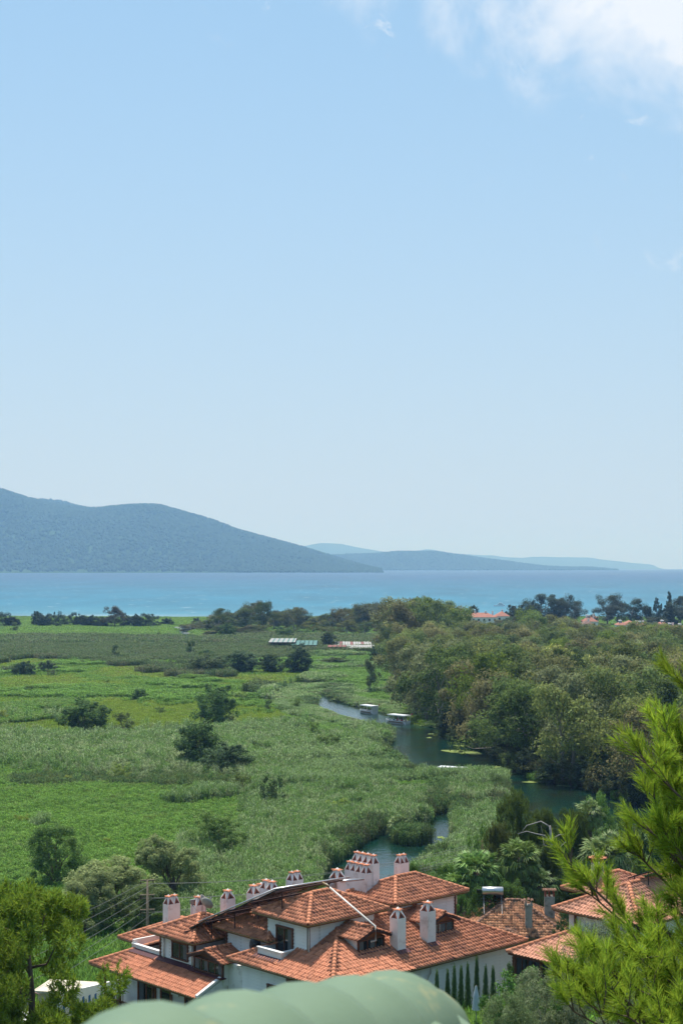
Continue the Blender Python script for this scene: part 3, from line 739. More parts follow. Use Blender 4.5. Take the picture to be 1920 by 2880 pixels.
def forest():
    g = np.random.default_rng(21); pts = []
    A = np.array(FOREST); lo, hi = A.min(0), A.max(0)
    Q = np.random.default_rng(22).uniform(lo, hi, (60000, 2)); sd = sd_poly(FOREST, Q[:, 0], Q[:, 1]); Q = Q[sd < -1.5]; sdq = sd[sd < -1.5]
    vis = Q[:, 0] < .232 * Q[:, 1] + 7; Q = Q[vis]; sdq = sdq[vis]
    order = np.argsort(Q[:, 1]); acc = np.zeros((0, 2))
    g.shuffle(Q)
    for q in Q:
        md = 7.6 + q[1] * .0085
        if len(acc) == 0 or ((acc - q) ** 2).sum(1).min() > md * md: acc = np.vstack([acc, q])
    acc = acc[np.argsort(acc[:, 1])]
    sd = sd_poly(RIVER, acc[:, 0], acc[:, 1])
    for i, (x, y) in enumerate(acc[:299]):
        c = int(g.integers(0, 7)); front = sd[i] < 14
        tint = np.array(G_EUC[c]) * g.uniform(.72, 1.32)
        bright = g.random() < .13
        if bright: tint = np.array((.105, .150, .022)) * g.uniform(.9, 1.1)
        h = g.uniform(16.5, 21.5) if y < 420 else g.uniform(14, 18)
        pxc = 960 + x * F / y; zsky = CAMZ - (np.interp(pxc, *FOREST_SKY) - EL) * y / F + g.normal(-.2, .8)
        h = min(h, max(6.0, zsky)) if y > 430 else h
        if y > 640: h = max(6.0, zsky)
        w = h * g.uniform(.78, 1.08)
        word = 'bright green' if bright else EUC_WORD[c]
        row = 'on the river bank' if front else ('in the second rank' if y < 360 else 'in mid wood' if y < 480 else 'deep in the wood' if y < 620 else "at the wood's far edge")
        zone = 'at its left end' if pxc < 1260 else 'above the duckweed mats' if pxc < 1430 else 'above the dark garden pines' if pxc < 1620 else 'towards the near pine' if pxc < 1800 else 'behind the near pine'
        size = 'tall' if h > 17.5 else 'low' if h < 12 else 'middling'
        plant('eucalyptus', 'eucalyptus_tree', f'{size} {word} eucalyptus {row}, {zone}', 'tree', float(x), float(y), w, h, tint, f'{size} {word} eucalyptus trees {row}, {zone}')
    return len(acc)
forest()
def bank_bushes():
    g = np.random.default_rng(31); RB = np.array([at(*q)[:2] for q in [(1236, 2066), (1300, 2090), (1345, 2104), (1400, 2130), (1410, 2158), (1460, 2179), (1520, 2201), (1590, 2212), (1640, 2222), (1700, 2236), (1745, 2256), (1820, 2268)]])
    seg = np.linalg.norm(np.diff(RB, axis=0), axis=1); cum = np.r_[0, np.cumsum(seg)]
    for i, t in enumerate(np.arange(1, cum[-1], 3.3)):
        x, y = np.interp(t, cum, RB[:, 0]), np.interp(t, cum, RB[:, 1]); c = i % 3
        plant(['shrub', 'marsh_tree', 'shrub'][c], 'bank_bush', f"{ORD[i]} {['grey green', 'dark', 'yellowish'][c]} bush downstream along the water's edge below the wood", 'bush',
              x + g.uniform(.5, 2.5), y + g.uniform(1.0, 3.0), g.uniform(5, 8), g.uniform(3, 6.5), np.array([(.062, .085, .038), (.042, .064, .028), (.085, .095, .036)][c]) * g.uniform(.85, 1.15), 'bushes along the far bank')
bank_bushes()

def px_tree(kind, name, label, cat, px, base, w, h, colr, group=None, **k):
    """base row on the marsh level; w, h in photo pixels"""
    x, y, _ = at(px, base); s = y / F
    return plant(kind, name, label, cat, x, y, w * s * k.pop('kw', 1.25), h * s * 1.14, colr, group, **k)
def top_tree(kind, name, label, cat, px, top, Y, w, colr, group=None, **k):
    """stands at distance Y with its crown top at that row; w in photo pixels"""
    x = (px - 960) / F * Y; z = hz(x, Y); zt = CAMZ - (top - EL) * Y / F
    return plant(kind, name, label, cat, x, Y, w * Y / F * (1.55 if kind == 'eucalyptus' else 1.2), (zt - z) * 1.06, colr, group, z=z, **k)

DK = (.052, .092, .028); MD = (.050, .085, .026); LG = (.085, .145, .030); YG = (.15, .20, .030); WG = (.195, .235, .095)
for i, a in enumerate([
    ('marsh_tree', 'tree', 'dense dark round tree standing alone in the mid marsh meadow', 606, 2046, 106, 112, DK),
    ('marsh_tree', 'bush', 'wide dark bush on the yellow meadow, larger of the left pair', 240, 2068, 126, 92, DK),
    ('shrub', 'bush', 'loose mid green bush just right of the wide dark bush', 343, 2071, 80, 62, (.062, .085, .026)),
    ('marsh_tree', 'tree', 'big dark tree with shaded foot, back one of the touching pair', 563, 2166, 124, 124, DK),
    ('marsh_tree', 'bush', 'dark spreading bush in front of the big dark tree', 634, 2186, 128, 88, (.040, .066, .028)),
    ('shrub', 'shrub', 'upright dark shrub with ragged edge among grey green reeds', 760, 2288, 70, 104, (.042, .068, .024)),
    ('shrub', 'bush', 'fresh green bush, left one of the pair beside the river reeds', 880, 2098, 58, 62, (.075, .115, .026)),
    ('shrub', 'bush', 'round fresh green bush, right one of the pair beside the river reeds', 927, 2124, 72, 54, (.080, .125, .026)),
    ('shrub', 'bush', 'small bright yellow green bush in the grey reed bed', 950, 2308, 72, 58, (.16, .215, .035)),
    ('shrub', 'bush', 'loose yellow green bush in the open left marsh', 337, 2208, 62, 58, (.13, .175, .035)),
    ('shrub', 'shrub', 'tiny yellow shrub in the left marsh', 190, 2212, 26, 28, (.20, .22, .030)),
    ('shrub', 'shrub', 'yellowish upright shrub left of the ragged dark shrub', 680, 2242, 54, 62, (.10, .135, .030)),
    ('leafy_tree', 'bush', 'large loose green bush above the solar roof chimneys', 612, 2424, 150, 128, (.085, .135, .036)),
    ('leafy_tree', 'tree', 'tall dark leafy tree in the lower left marsh', 158, 2506, 160, 176, (.070, .120, .030)),
    ('shrub', 'bush', 'dusky bush at the left edge of the lower marsh', 30, 2560, 60, 70, (.055, .085, .030)),
    ('marsh_tree', 'bush', 'small dark bush standing alone in the upper meadow', 393, 1974, 42, 34, DK),
    ('marsh_tree', 'bush', 'round dark bush at the far left of the meadow', 68, 1903, 54, 40, (.034, .058, .024)),
    ('marsh_tree', 'bush', 'lower thin bush right of the round dark bush', 133, 1893, 46, 32, (.042, .062, .030)),
    ('shrub', 'shrub', 'slim upright shrub in the bright far meadow', 325, 1858, 24, 42, (.044, .072, .028)),
    ('shrub', 'tree', 'slender dark tree before the brown reed belt', 538, 1850, 28, 46, (.040, .068, .026)),
    ('marsh_tree', 'bush', 'low wide bush right of the slender dark tree', 577, 1855, 50, 26, DK),
    ('marsh_tree', 'bush', 'broad grey green bush, leftmost of the far bush row', 580, 1898, 100, 52, (.056, .078, .034)),
    ('marsh_tree', 'bush', 'broad dark bush, second of the far bush row', 668, 1895, 112, 58, (.040, .066, .030)),
    ('marsh_tree', 'bush', 'rounded bush, third of the far bush row', 762, 1896, 66, 54, (.046, .072, .028)),
    ('marsh_tree', 'tree', 'darkest tree at the right end of the far bush row', 838, 1896, 66, 66, (.026, .046, .022)),
    ('shrub', 'tree', 'bushy tree behind the darkest tree of the far bush row', 838, 1846, 56, 36, (.036, .062, .028)),
    ('shrub', 'shrub', 'tiny green shrub left of the far bush row', 480, 1883, 16, 27, (.050, .08, .03)),
    ('marsh_tree', 'hedge', 'long low bright green thicket below the far bush row', 540, 1918, 110, 20, (.070, .125, .022)),
    ('marsh_tree', 'bush', 'dark rounded bush at the near end of the far grove', 1062, 1868, 42, 48, (.026, .046, .022)),
    ('eucalyptus', 'tree', 'slim young tree standing free before the wood', 1041, 1950, 40, 86, (.062, .078, .034)),
    ('shrub', 'bush', 'small yellow bush at the left edge of the meadow', 8, 2034, 40, 34, (.14, .17, .03)),
    ('shrub', 'shrub', 'grey green sapling in the meadow left of the river', 755, 2004, 20, 34, (.06, .09, .035)),
    ('shrub', 'shrub', 'pale low shrub near the first bend of the river', 832, 1994, 40, 30, (.085, .13, .034)),
    ('shrub', 'shrub', 'orange yellow low weed clump in the grey reeds', 298, 2090, 26, 18, (.22, .17, .03)),
    ('shrub', 'bush', 'faint yellow bush in the left reed belt', 95, 2100, 32, 34, (.11, .15, .035)),
    ('shrub', 'bush', 'green shrub at the top left of the bright meadow', 85, 1955, 30, 26, (.085, .13, .03)),
    ('marsh_tree', 'bush', 'low grey bush in the far meadow by the grove', 935, 1868, 62, 18, (.075, .10, .04)),
    ('shrub', 'shrub', 'tiny dark shrub in the far meadow by the grove', 967, 1860, 14, 16, (.04, .065, .03)),
    ('shrub', 'bush', 'pale bush at the left end of the far meadow', 42, 1778, 26, 26, (.06, .085, .035)),
    ('shrub', 'bush', 'pale green bush leaning over the duckweed bank', 1440, 2168, 74, 62, (.080, .115, .034)),
]):
    px_tree(a[0], a[1], a[2], a[1], *a[3:7], np.array(a[7]) * (1.35 if a[0] == 'marsh_tree' else 1.2), var=i)

for i, (px, py, w, h) in enumerate([(120, 2150, 40, 30), (250, 2250, 34, 28), (60, 2330, 50, 36), (420, 2330, 44, 34), (500, 2262, 34, 26), (300, 2395, 46, 34), (720, 2180, 34, 34), (660, 2120, 30, 26), (800, 2060, 26, 22), (720, 2035, 22, 18), (450, 2010, 30, 20), (200, 2000, 28, 18), (160, 1942, 26, 16), (520, 1968, 26, 16), (640, 1950, 24, 16), (300, 1925, 22, 14), (420, 1890, 20, 14), (230, 1870, 20, 12), (700, 1930, 24, 16), (880, 2230, 40, 34), (820, 2360, 44, 40), (1010, 2230, 34, 26)]):
    px_tree('shrub', 'shrub', ['small light green shrub','small dull green shrub','small yellow green shrub'][i % 3] + ' ' + ['in the grey reed belt', 'in the green marsh', 'in the far meadow', 'beside the reed bed'][0 if 2085 < py < 2185 and px < 560 else 2 if py < 2085 else 1 if px < 600 else 3], 'shrub', px, py, w, h, np.array([(.12, .18, .034), (.10, .155, .04), (.15, .19, .034)][i % 3]), 'small light green shrubs scattered in the marsh')
# two big willows behind the row house and a leafy tree beside them
def w_at(px, Y, top, w, label, col, kind='willow', name='willow_tree', **k): return top_tree(kind, name, label, 'tree', px, top, Y, w, col, **k)
w_at(320, 172, 2392, 270, 'pale grey green willow behind the wooden power pole', WG, var=0)
w_at(492, 178, 2335, 190, 'taller grey green willow behind the chimneys', (.17, .21, .085), var=1)
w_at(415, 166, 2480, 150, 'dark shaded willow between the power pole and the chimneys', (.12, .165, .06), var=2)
w_at(240, 165, 2440, 150, 'pale lower willow left of the power pole', (.18, .22, .09), var=1)

# far shore: low row of trees to the left of the river mouth
g = np.random.default_rng(77)
for k_, (px, top, w) in enumerate([(-20, 1722, 34), (12, 1720, 30), (30, 1735, 34), (105, 1718, 20), (125, 1727, 30), (148, 1724, 28), (163, 1718, 20), (185, 1727, 30), (210, 1722, 26), (228, 1730, 30), (250, 1731, 32), (272, 1733, 30), (292, 1735, 30), (322, 1706, 36), (345, 1722, 26), (372, 1730, 34), (388, 1727, 22), (412, 1724, 36), (430, 1730, 28), (445, 1748, 18), (470, 1738, 22), (486, 1747, 16)]):
    tall = px == 322
    Y = float(g.uniform(980, 1010))
    top_tree('eucalyptus' if tall else random.choice(['marsh_tree', 'shrub']), 'shore_tree', 'thin tall brownish tree rising above the low shore row' if tall else f'{ORD[k_]} low dark tree from the left in the row along the far beach', 'tree', px, top, Y, w * 1.45,
             (.085, .080, .048) if tall else np.array((.034, .052, .026)) * g.uniform(.8, 1.3), None if tall else 'low trees along the far beach')
# grove round the restaurants
tops = [(535, 1764), (560, 1747), (600, 1730), (625, 1704), (650, 1726), (690, 1706), (720, 1684), (745, 1692), (760, 1727), (785, 1718), (812, 1714), (830, 1706), (850, 1712), (872, 1738), (900, 1734), (940, 1718), (970, 1702), (1000, 1706), (1040, 1694), (1080, 1688), (1110, 1694), (1150, 1726)]
tx, ty = zip(*tops)
for i, px in enumerate(np.arange(536, 1150, 17)):
    t = float(np.interp(px, tx, ty)); Y = float(g.uniform(900, 1000)); c = i % 7
    top_tree('eucalyptus', 'grove_tree', f'{ORD[i]} tree from the left in the river mouth grove, {EUC_WORD[c]}, back row', 'tree', float(px + g.uniform(-6, 6)), t + float(g.uniform(0, 8)), Y, float(g.uniform(46, 66)), np.array(G_EUC[c]) * .66, 'back row trees of the river mouth grove')
for i, px in enumerate(np.arange(545, 1130, 27)):
    t = float(np.interp(px, tx, ty)); Y = float(g.uniform(850, 880)); c = (i * 3) % 7
    if 750 < px < 1060 and i % 2: continue
    top_tree('eucalyptus', 'grove_tree', f'{ORD[i]} lower {EUC_WORD[c]} tree along the front of the river mouth grove', 'tree', float(px + g.uniform(-8, 8)), max(t + 38, 1745) + float(g.uniform(0, 14)), Y, float(g.uniform(44, 60)), np.array(G_EUC[c]) * .66, 'front row trees of the river mouth grove')
for px, base, w, h, lab in [(640, 1797, 40, 42, 'bright round green tree before the car park of the grove'), (800, 1800, 52, 34, 'bright green tree left of the teal canopies'), (925, 1828, 44, 48, 'grey green tree right of the teal canopies')]:
    px_tree('marsh_tree', 'tree', lab, 'tree', px, base, w, h, (.07, .12, .03) if px < 900 else (.06, .085, .035))
# tall trees between the town roofs and the sea
for px, top, Y, w, kd, lab in [
    (1452, 1700, 1010, 54, 'marsh_tree', 'dark rounded pine left of the tall dark crowns'), (1522, 1674, 1010, 66, 'eucalyptus', 'tall dark blue green tree above the wood'), (1492, 1690, 1000, 40, 'marsh_tree', 'dark tree left of the tall blue green tree'),
    (1560, 1684, 1015, 44, 'eucalyptus', 'thin tall tree, second of the tall shore crowns'), (1588, 1676, 1005, 44, 'eucalyptus', 'tall ragged crown, third of the tall shore crowns'), (1615, 1690, 1005, 46, 'eucalyptus', 'lower ragged crown at the right end of the shore crowns'),
    (1706, 1672, 1010, 52, 'eucalyptus', 'tall ragged tree right of the town roofs gap'), (1735, 1700, 1000, 46, 'eucalyptus', 'brownish tree right of the tall ragged tree'), (1772, 1686, 1010, 50, 'eucalyptus', 'dark spreading tree above the red roofs'), (1805, 1700, 1005, 40, 'eucalyptus', 'thin olive tree left of the dark cypress'),
    (1845, 1684, 1010, 24, 'cypress', 'dark pointed cypress, shorter of the two'), (1858, 1700, 1005, 18, 'cypress', 'small dark cypress beside the shorter pointed one'), (1826, 1708, 1002, 18, 'cypress', 'slight dark cypress left of the shorter pointed one'), (1880, 1667, 1012, 22, 'cypress', 'tallest dark cypress above the shore'),
    (1886, 1695, 1000, 44, 'marsh_tree', 'dark broad tree below the tallest cypress'), (1912, 1680, 1010, 44, 'eucalyptus', 'grey tree at the right edge of the shore'), (1940, 1690, 1000, 50, 'eucalyptus', 'grey green tree just beyond the right edge of the shore'),
    (1310, 1715, 1040, 34, 'marsh_tree', 'low grey tree behind the long pink roofed building'), (1840, 1735, 985, 60, 'marsh_tree', 'low green trees before the cypresses')]:
    top_tree(kd, 'shore_tree', lab, 'tree', px, top, Y, w * 1.15, np.array((.052, .068, .030)) if ('dark' in lab) else np.array((.055, .065, .034)))
# forest on the far hills: too far to tell the trees apart
def hill_wood():
    c = bpy.data.collections.new('far_tree')
    for i in range(3):
        gg = np.random.default_rng(500 + i); mb = MB()
        n = 7; vs = [(0, 0, 1.0)]
        for k in range(n): r = gg.uniform(.38, .6); vs.append((math.cos(6.283 * k / n) * r, math.sin(6.283 * k / n) * r, gg.uniform(.35, .6)))
        for k in range(n): r = gg.uniform(.3, .5); vs.append((math.cos(6.283 * k / n) * r, math.sin(6.283 * k / n) * r, -.1))
        mb.add(vs, [(0, 1 + k, 1 + (k + 1) % n) for k in range(n)] + [(1 + k, 8 + k, 8 + (k + 1) % n, 1 + (k + 1) % n) for k in range(n)])
        me = mb.mesh('far_tree', leaf_mat('far_tree_leaves', fixed=[(.030, .066, .022), (.036, .076, .025), (.045, .088, .030)][i])); o = bpy.data.objects.new(f'far_tree_{i}', me); c.objects.link(o)
    g = np.random.default_rng(9); P = []
    for V, n, s in ((H1, 42000, 15), (H1b, 6000, 16), (H2, 14000, 17)):
        ny, nx = V.shape[:2]
        u = g.uniform(0, nx - 1.001, n); v = g.uniform(.6, ny - 1.001, n); i = v.astype(int); j = u.astype(int); a = (v - i)[:, None]; b = (u - j)[:, None]
        p = V[i, j] * (1 - a) * (1 - b) + V[i + 1, j] * a * (1 - b) + V[i, j + 1] * (1 - a) * b + V[i + 1, j + 1] * a * b
        k = (np.abs(p[:, 0]) < .25 * p[:, 1]) & (vnoise(p[:, 0], p[:, 1], 260, 40, 3) + g.uniform(-.2, .2, n) > .22)
        P.append(np.concatenate([p[k], np.full((k.sum(), 1), s)], 1))
    P = np.concatenate(P); s = P[:, 3] * g.uniform(.6, 1.4, len(P))
    scatter('far_wood', c, P[:, :3], g.uniform(0, 6.28, len(P)), np.stack([s, s, s * .95], -1), g.integers(0, 3, len(P)))
hill_wood()
# ------------------------------------------------------------------ houses
TILE = mat('clay_tile', (.50, .205, .115), (.44, .165, .088), 1.6, .75, spec=.25, island=.30, obrand=.20, c3=(.17, .075, .055), c3amt=.26, c3scale=.8)
TILE2 = mat('pale_clay_tile', (.52, .255, .165), (.46, .21, .13), 1.6, .75, spec=.25, island=.18, obrand=.14, c3=(.27, .12, .08), c3amt=.1, c3scale=1.2)
TILE_OLD = mat('old_clay_tile', (.54, .27, .145), (.44, .20, .11), 2.2, .85, spec=.1, island=.5, c3=(.08, .06, .05), c3amt=.42, c3scale=1.4)
CAP = mat('ridge_clay', (.54, .225, .125), (.47, .18, .095), 3, .75, spec=.25, obrand=.16)
CAP_OLD = mat('old_ridge_clay', (.38, .19, .12), (.14, .09, .07), 3, .85, spec=.1, obrand=.25)
DECK = mat('roof_deck', (.16, .06, .04), (.12, .045, .03), 3, .9)  # deck tone kept dark to put shade between the tiles
WHITE = mat('white_board', (.80, .79, .77), (.73, .72, .70), 1.2, .6, c3=(.50, .48, .45), c3amt=.15, c3scale=1.8, bump=.1)
PLASTER = mat('white_plaster', (.76, .74, .71), (.67, .65, .62), .8, .8, c3=(.45, .42, .38), c3amt=.2, c3scale=1.1)
PINKISH = mat('chimney_plaster', (.77, .735, .715), (.70, .645, .62), 1.2, .75, c3=(.50, .42, .38), c3amt=.3, c3scale=1.5, obrand=.07)
CREAM = mat('cream_plaster', (.60, .54, .42), (.52, .46, .36), 1.0, .8, c3=(.36, .31, .24), c3amt=.25)
BROWN = mat('brown_wood', (.13, .048, .022), (.09, .032, .016), 4, .5, spec=.3)
ORANGEWOOD = mat('orange_wood', (.30, .10, .03), (.22, .07, .022), 5, .5, spec=.3)
DARKWOOD = mat('dark_wood', (.055, .022, .018), (.04, .016, .014), 4, .5)
FLASH = mat('purple_flashing', (.085, .025, .032), (.06, .02, .026), 5, .55)
GUTTER = mat('ochre_gutter', (.26, .17, .06), (.18, .11, .05), 6, .5, spec=.4)
GLASS = mat('window_glass', (.012, .014, .016), (.02, .022, .024), 2, .06, spec=.8)
CURTAIN = mat('net_curtain', (.13, .14, .14), (.085, .09, .09), 9, .85)
PIPE_W = mat('white_pipe', (.66, .64, .60), (.5, .48, .44), 6, .4, spec=.4)
BRICKRED = mat('flue_brick', (.30, .085, .045), (.22, .06, .035), 8, .8)
METAL = mat('bright_metal', (.55, .56, .58), (.45, .46, .48), 3, .32, metal=.85, spec=.5)
BLACK = mat('black_panel', (.012, .013, .015), (.02, .02, .022), 4, .25, spec=.5)
BLACKCLOTH = mat('black_plastic', (.010, .010, .011), (.02, .02, .02), 4, .35, spec=.5, bump=.6, bscale=9, dist=.1)
GREY = mat('grey_metal', (.30, .30, .31), (.2, .2, .21), 5, .5, metal=.3)
CONC = mat('grey_concrete', (.34, .32, .29), (.24, .22, .20), 2.0, .9, c3=(.14, .13, .11), c3amt=.3)
BLUE = mat('blue_paint', (.02, .13, .33), (.02, .10, .27), 3, .5)
WHITECLOTH = mat('pale_canvas', (.70, .69, .66), (.60, .59, .56), 3, .85)

DIRS = {'-b': ((1, 0), (0, 1)), '-a': ((0, -1), (1, 0)), '+b': ((-1, 0), (0, -1)), '+a': ((0, 1), (-1, 0))}
TW, TL, TEXP = .26, .40, .335
TU = np.array([0, .03, .075, .12, .155, .21, .26]); TN = np.array([.012, .055, .078, .055, .012, .0, .012])
def tile_template():
    fb = np.stack([TU, np.zeros(7), TN - .02], -1); ft = np.stack([TU, np.zeros(7), TN + .032], -1); bk = np.stack([TU, np.full(7, TL), TN], -1)
    fs = []
    for i in range(6): fs += [(i, i + 1, 7 + i + 1, 7 + i), (7 + i, 7 + i + 1, 14 + i + 1, 14 + i)]
    return np.concatenate([fb, ft, bk]), np.array(fs)
TT, TF = tile_template()
def one_mesh(name, V, Fc, m):
    me = bpy.data.meshes.new(name); me.from_pydata(V.tolist(), [], Fc.tolist()); me.update(); me.materials.append(m); return me
TILE_ME = {}
def half_pipe(name, L_, r0, r1, m, n=6, th=.025):
    vs = []; fs = []
    for (z, r) in ((0, r0), (L_, r1)):
        for q in (r, r - th):
            for k in range(n + 1):
                t = math.pi * k / n; vs.append((q * math.cos(t), z, q * math.sin(t)))
    w = n + 1
    for k in range(n):
        fs += [(k, k + 1, 2 * w + k + 1, 2 * w + k), (w + k + 1, w + k, 3 * w + k, 3 * w + k + 1), (k + 1, k, w + k, w + k + 1), (2 * w + k, 2 * w + k + 1, 3 * w + k + 1, 3 * w + k)]
    me = bpy.data.meshes.new(name); me.from_pydata(vs, [], fs); me.update(); me.polygons.foreach_set('use_smooth', [True] * len(me.polygons)); me.materials.append(m); return me
CAP_ME = {m.name: half_pipe('ridge_tile', .43, .15, .125, m) for m in (CAP, CAP_OLD)}
SMALLTILE = half_pipe('crown_tile', .26, .062, .048, mat('crown_clay', (.56, .22, .12), (.46, .16, .085), 3, .75, obrand=.25), 4, .015)

class House:
    """a house in its own frame: x runs along one eave, y along the other, z up"""
    def __init__(s, name, label, cat, loc, rz, tile=TILE, cap=CAP, maxtiles=296):
        s.root = thing(name, label, cat, loc, rz); s.tile = tile; s.capm = cap; s.maxtiles = maxtiles
        s.T = []; s.D = MB(); s.caps = []; s.g = np.random.default_rng(len(name) + 5)
        if tile.name not in TILE_ME: TILE_ME[tile.name] = one_mesh('tile', TT, TF, tile)
    def slope(s, d, o, L, run, hl, hr, pitch, holes=(), rank=0, z=None):
        u2, w2 = DIRS[d]; th = math.atan(pitch); c, sn = math.cos(th), math.sin(th)
        U = np.array([u2[0], u2[1], 0.]); W = np.array([w2[0] * c, w2[1] * c, sn]); Nn = np.cross(U, W); O = np.array(o, float)
        Ls = run / c; rows = int(math.ceil(Ls / TEXP))
        lo = lambda v: hl * v * c; hi = lambda v: L - hr * v * c
        for r in range(rows):
            v0 = r * TEXP; v1 = min(v0 + TEXP, Ls)
            a, b = lo(v0), hi(v0)
            for k in range(int(math.floor(a / TW)) - 1, int(math.ceil(b / TW)) + 1):
                s0 = k * TW; s1 = s0 + TW
                if s1 <= a + .01 or s0 >= b - .01: continue
                mid = O + U * (s0 + TW / 2) + W * (v0 + TEXP / 2)
                if any(h[0] < mid[0] < h[1] and h[2] < mid[1] < h[3] for h in holes): continue
                cl = lambda x, v: min(max(x, lo(v)), max(hi(v), lo(v)))
                if cl(s1, v0) - cl(s0, v0) < .02: continue
                q = [(cl(s0, v0), v0), (cl(s1, v0), v0), (cl(s1, v1), v1), (cl(s0, v1), v1)]
                s.D.add([O + U * x + W * v - Nn * .012 for x, v in q], [(0, 1, 2, 3)])
                vt = min(v0 + TL, Ls)
                full = s0 >= lo(vt) and s1 <= hi(vt) and v0 + TL <= Ls + .02
                s.T.append((full, rank, mid, O, U, W, Nn, s0, v0 - .03, lo, hi, Ls))
    def capline(s, p, q, lift=.0):
        p = Vector(p); q = Vector(q); L_ = (q - p).length; n = max(1, int(L_ / .36)); d = (q - p) / L_
        for i in range(n): s.caps.append((p + d * (i * L_ / n) + Vector((0, 0, lift + .012)), d))
    def hip(s, x0, x1, y0, y1, z, pitch, holes=(), ranks=(0, 0, 3, 3), soffit=True, sides='all', lift=.02):
        w = min(x1 - x0, y1 - y0) / 2; zr = z + pitch * w
        s.slope('-b', (x0, y0, z), x1 - x0, w, 1, 1, pitch, holes, ranks[0])
        s.slope('-a', (x0, y1, z), y1 - y0, w, 1, 1, pitch, holes, ranks[1])
        s.slope('+b', (x1, y1, z), x1 - x0, w, 1, 1, pitch, holes, ranks[2])
        s.slope('+a', (x1, y0, z), y1 - y0, w, 1, 1, pitch, holes, ranks[3])
        if x1 - x0 >= y1 - y0: a, b = (x0 + w, (y0 + y1) / 2, zr), (x1 - w, (y0 + y1) / 2, zr); pr = [((x0, y0, z), a), ((x0, y1, z), a), ((x1, y0, z), b), ((x1, y1, z), b)]
        else: a, b = ((x0 + x1) / 2, y0 + w, zr), ((x0 + x1) / 2, y1 - w, zr); pr = [((x0, y0, z), a), ((x1, y0, z), a), ((x0, y1, z), b), ((x1, y1, z), b)]
        for e, r in pr:
            if not any(h[0] - .2 < e[0] < h[1] + .2 and h[2] - .2 < e[1] < h[3] + .2 for h in holes): s.capline(e, r, lift)
        if (Vector(a) - Vector(b)).length > .3: s.capline(a, b, lift + .03)
        if soffit: s.soffit(x0, x1, y0, y1, z)
        return a, b
    def soffit(s, x0, x1, y0, y1, z):
        m = MB(); m.box(x0 + .06, x1 - .06, y0 + .06, y1 - .06, z - .17, z - .035); m.build('eave_board', BROWN, s.root)
        for p, q in (((x0, y0), (x1, y0)), ((x0, y0), (x0, y1))):
            g_ = MB(); g_.tube([(p[0], p[1], z - .05), (q[0], q[1], z - .05)], .055, 6); g_.build('gutter', GUTTER, s.root, True)
    def finish(s):
        camv = Vector((0, 0, CAMZ)); M = Matrix.Translation(s.root.location) @ Matrix.Rotation(s.root.rotation_euler[2], 4, 'Z')
        order = sorted(range(len(s.T)), key=lambda i: (s.T[i][1], (M @ Vector(s.T[i][2]) - camv).length))
        single = set([i for i in order if s.T[i][0] and s.T[i][1] < 2][:s.maxtiles])
        Vs = []; n = 0
        for i, (full, rank, mid, O, U, W, Nn, s0, v0, lo, hi, Ls) in enumerate(s.T):
            ju, jn = s.g.normal(0, .007), s.g.normal(0, .007)
            if s.g.random() < .025: jn += .03; v0 = v0 + s.g.normal(0, .03); ju += s.g.normal(0, .015)
            if i in single:
                o = link('tile', TILE_ME[s.tile.name], s.root)
                P = O + U * (s0 + ju) + W * v0 + Nn * jn
                o.matrix_local = Matrix((( U[0], W[0], Nn[0], P[0]), (U[1], W[1], Nn[1], P[1]), (U[2], W[2], Nn[2], P[2]), (0, 0, 0, 1)))
            else:
                v = np.clip(v0 + TT[:, 1], -.05, Ls); vv = np.maximum(v, 0); a = lo(vv); b = np.maximum(hi(vv), a)
                u = np.clip(s0 + TT[:, 0] + ju, a, b)
                Vs.append(O + u[:, None] * U + v[:, None] * W + (TT[:, 2] + jn)[:, None] * Nn)
        if Vs:
            A = np.array(Vs); nT = len(A); idx = (TF[None] + (np.arange(nT) * len(TT))[:, None, None]).reshape(-1, 4)
            me = bpy.data.meshes.new('roof_tiles'); V = A.reshape(-1, 3).astype(np.float32)
            me.vertices.add(len(V)); me.vertices.foreach_set('co', V.ravel()); me.loops.add(idx.size); me.loops.foreach_set('vertex_index', idx.astype(np.int32).ravel())
            me.polygons.add(len(idx)); me.polygons.foreach_set('loop_start', np.arange(0, idx.size, 4, dtype=np.int32)); me.update(calc_edges=True)
            me.materials.append(s.tile); tag(link('roof_tiles', me, s.root), kind='stuff')
        s.D.build('roof_deck', DECK, s.root)
        for p, d in s.caps:
            y = d; x = Vector((y[1], -y[0], 0)).normalized(); zz = x.cross(y)
            o = link('ridge_tile', CAP_ME[s.capm.name], s.root)
            o.matrix_local = Matrix(((x[0], y[0], zz[0], p[0]), (x[1], y[1], zz[1], p[1]), (x[2], y[2], zz[2], p[2]), (0, 0, 0, 1)))
    # --- walls and openings; face '-a' looks along -x, '-b' along -y
    def fb(s, m, face, pl, lo, hi, z0, z1, o0, o1):
        if face == '-a': m.box(pl - o1, pl - o0, lo, hi, z0, z1)
        elif face == '-b': m.box(lo, hi, pl - o1, pl - o0, z0, z1)
        return m
    def wall(s, x0, x1, y0, y1, z0, z1, m=WHITE):
        b = MB(); b.box(x0, x1, y0, y1, z0, z1); return b.build('wall', m, s.root)
    def planks(s, face, pl, lo, hi, z0, z1, step=.21, m=WHITE):
        b = MB(); L_ = hi - lo
        sec = [(0, .0), (0, .065), (step - .03, .012), (step - .03, .0)]
        if face == '-a': vs = [(-o, y, z) for y in (0, L_) for z, o in sec]
        else: vs = [(x, -o, z) for x in (0, L_) for z, o in sec]
        b.add(vs, [(0, 1, 2, 3), (7, 6, 5, 4), (0, 4, 5, 1), (1, 5, 6, 2), (2, 6, 7, 3), (3, 7, 4, 0)])
        me = b.mesh('plank', m); me.update()
        import bmesh
        bm = bmesh.new(); bm.from_mesh(me); bmesh.ops.recalc_face_normals(bm, faces=bm.faces); bm.to_mesh(me); bm.free()
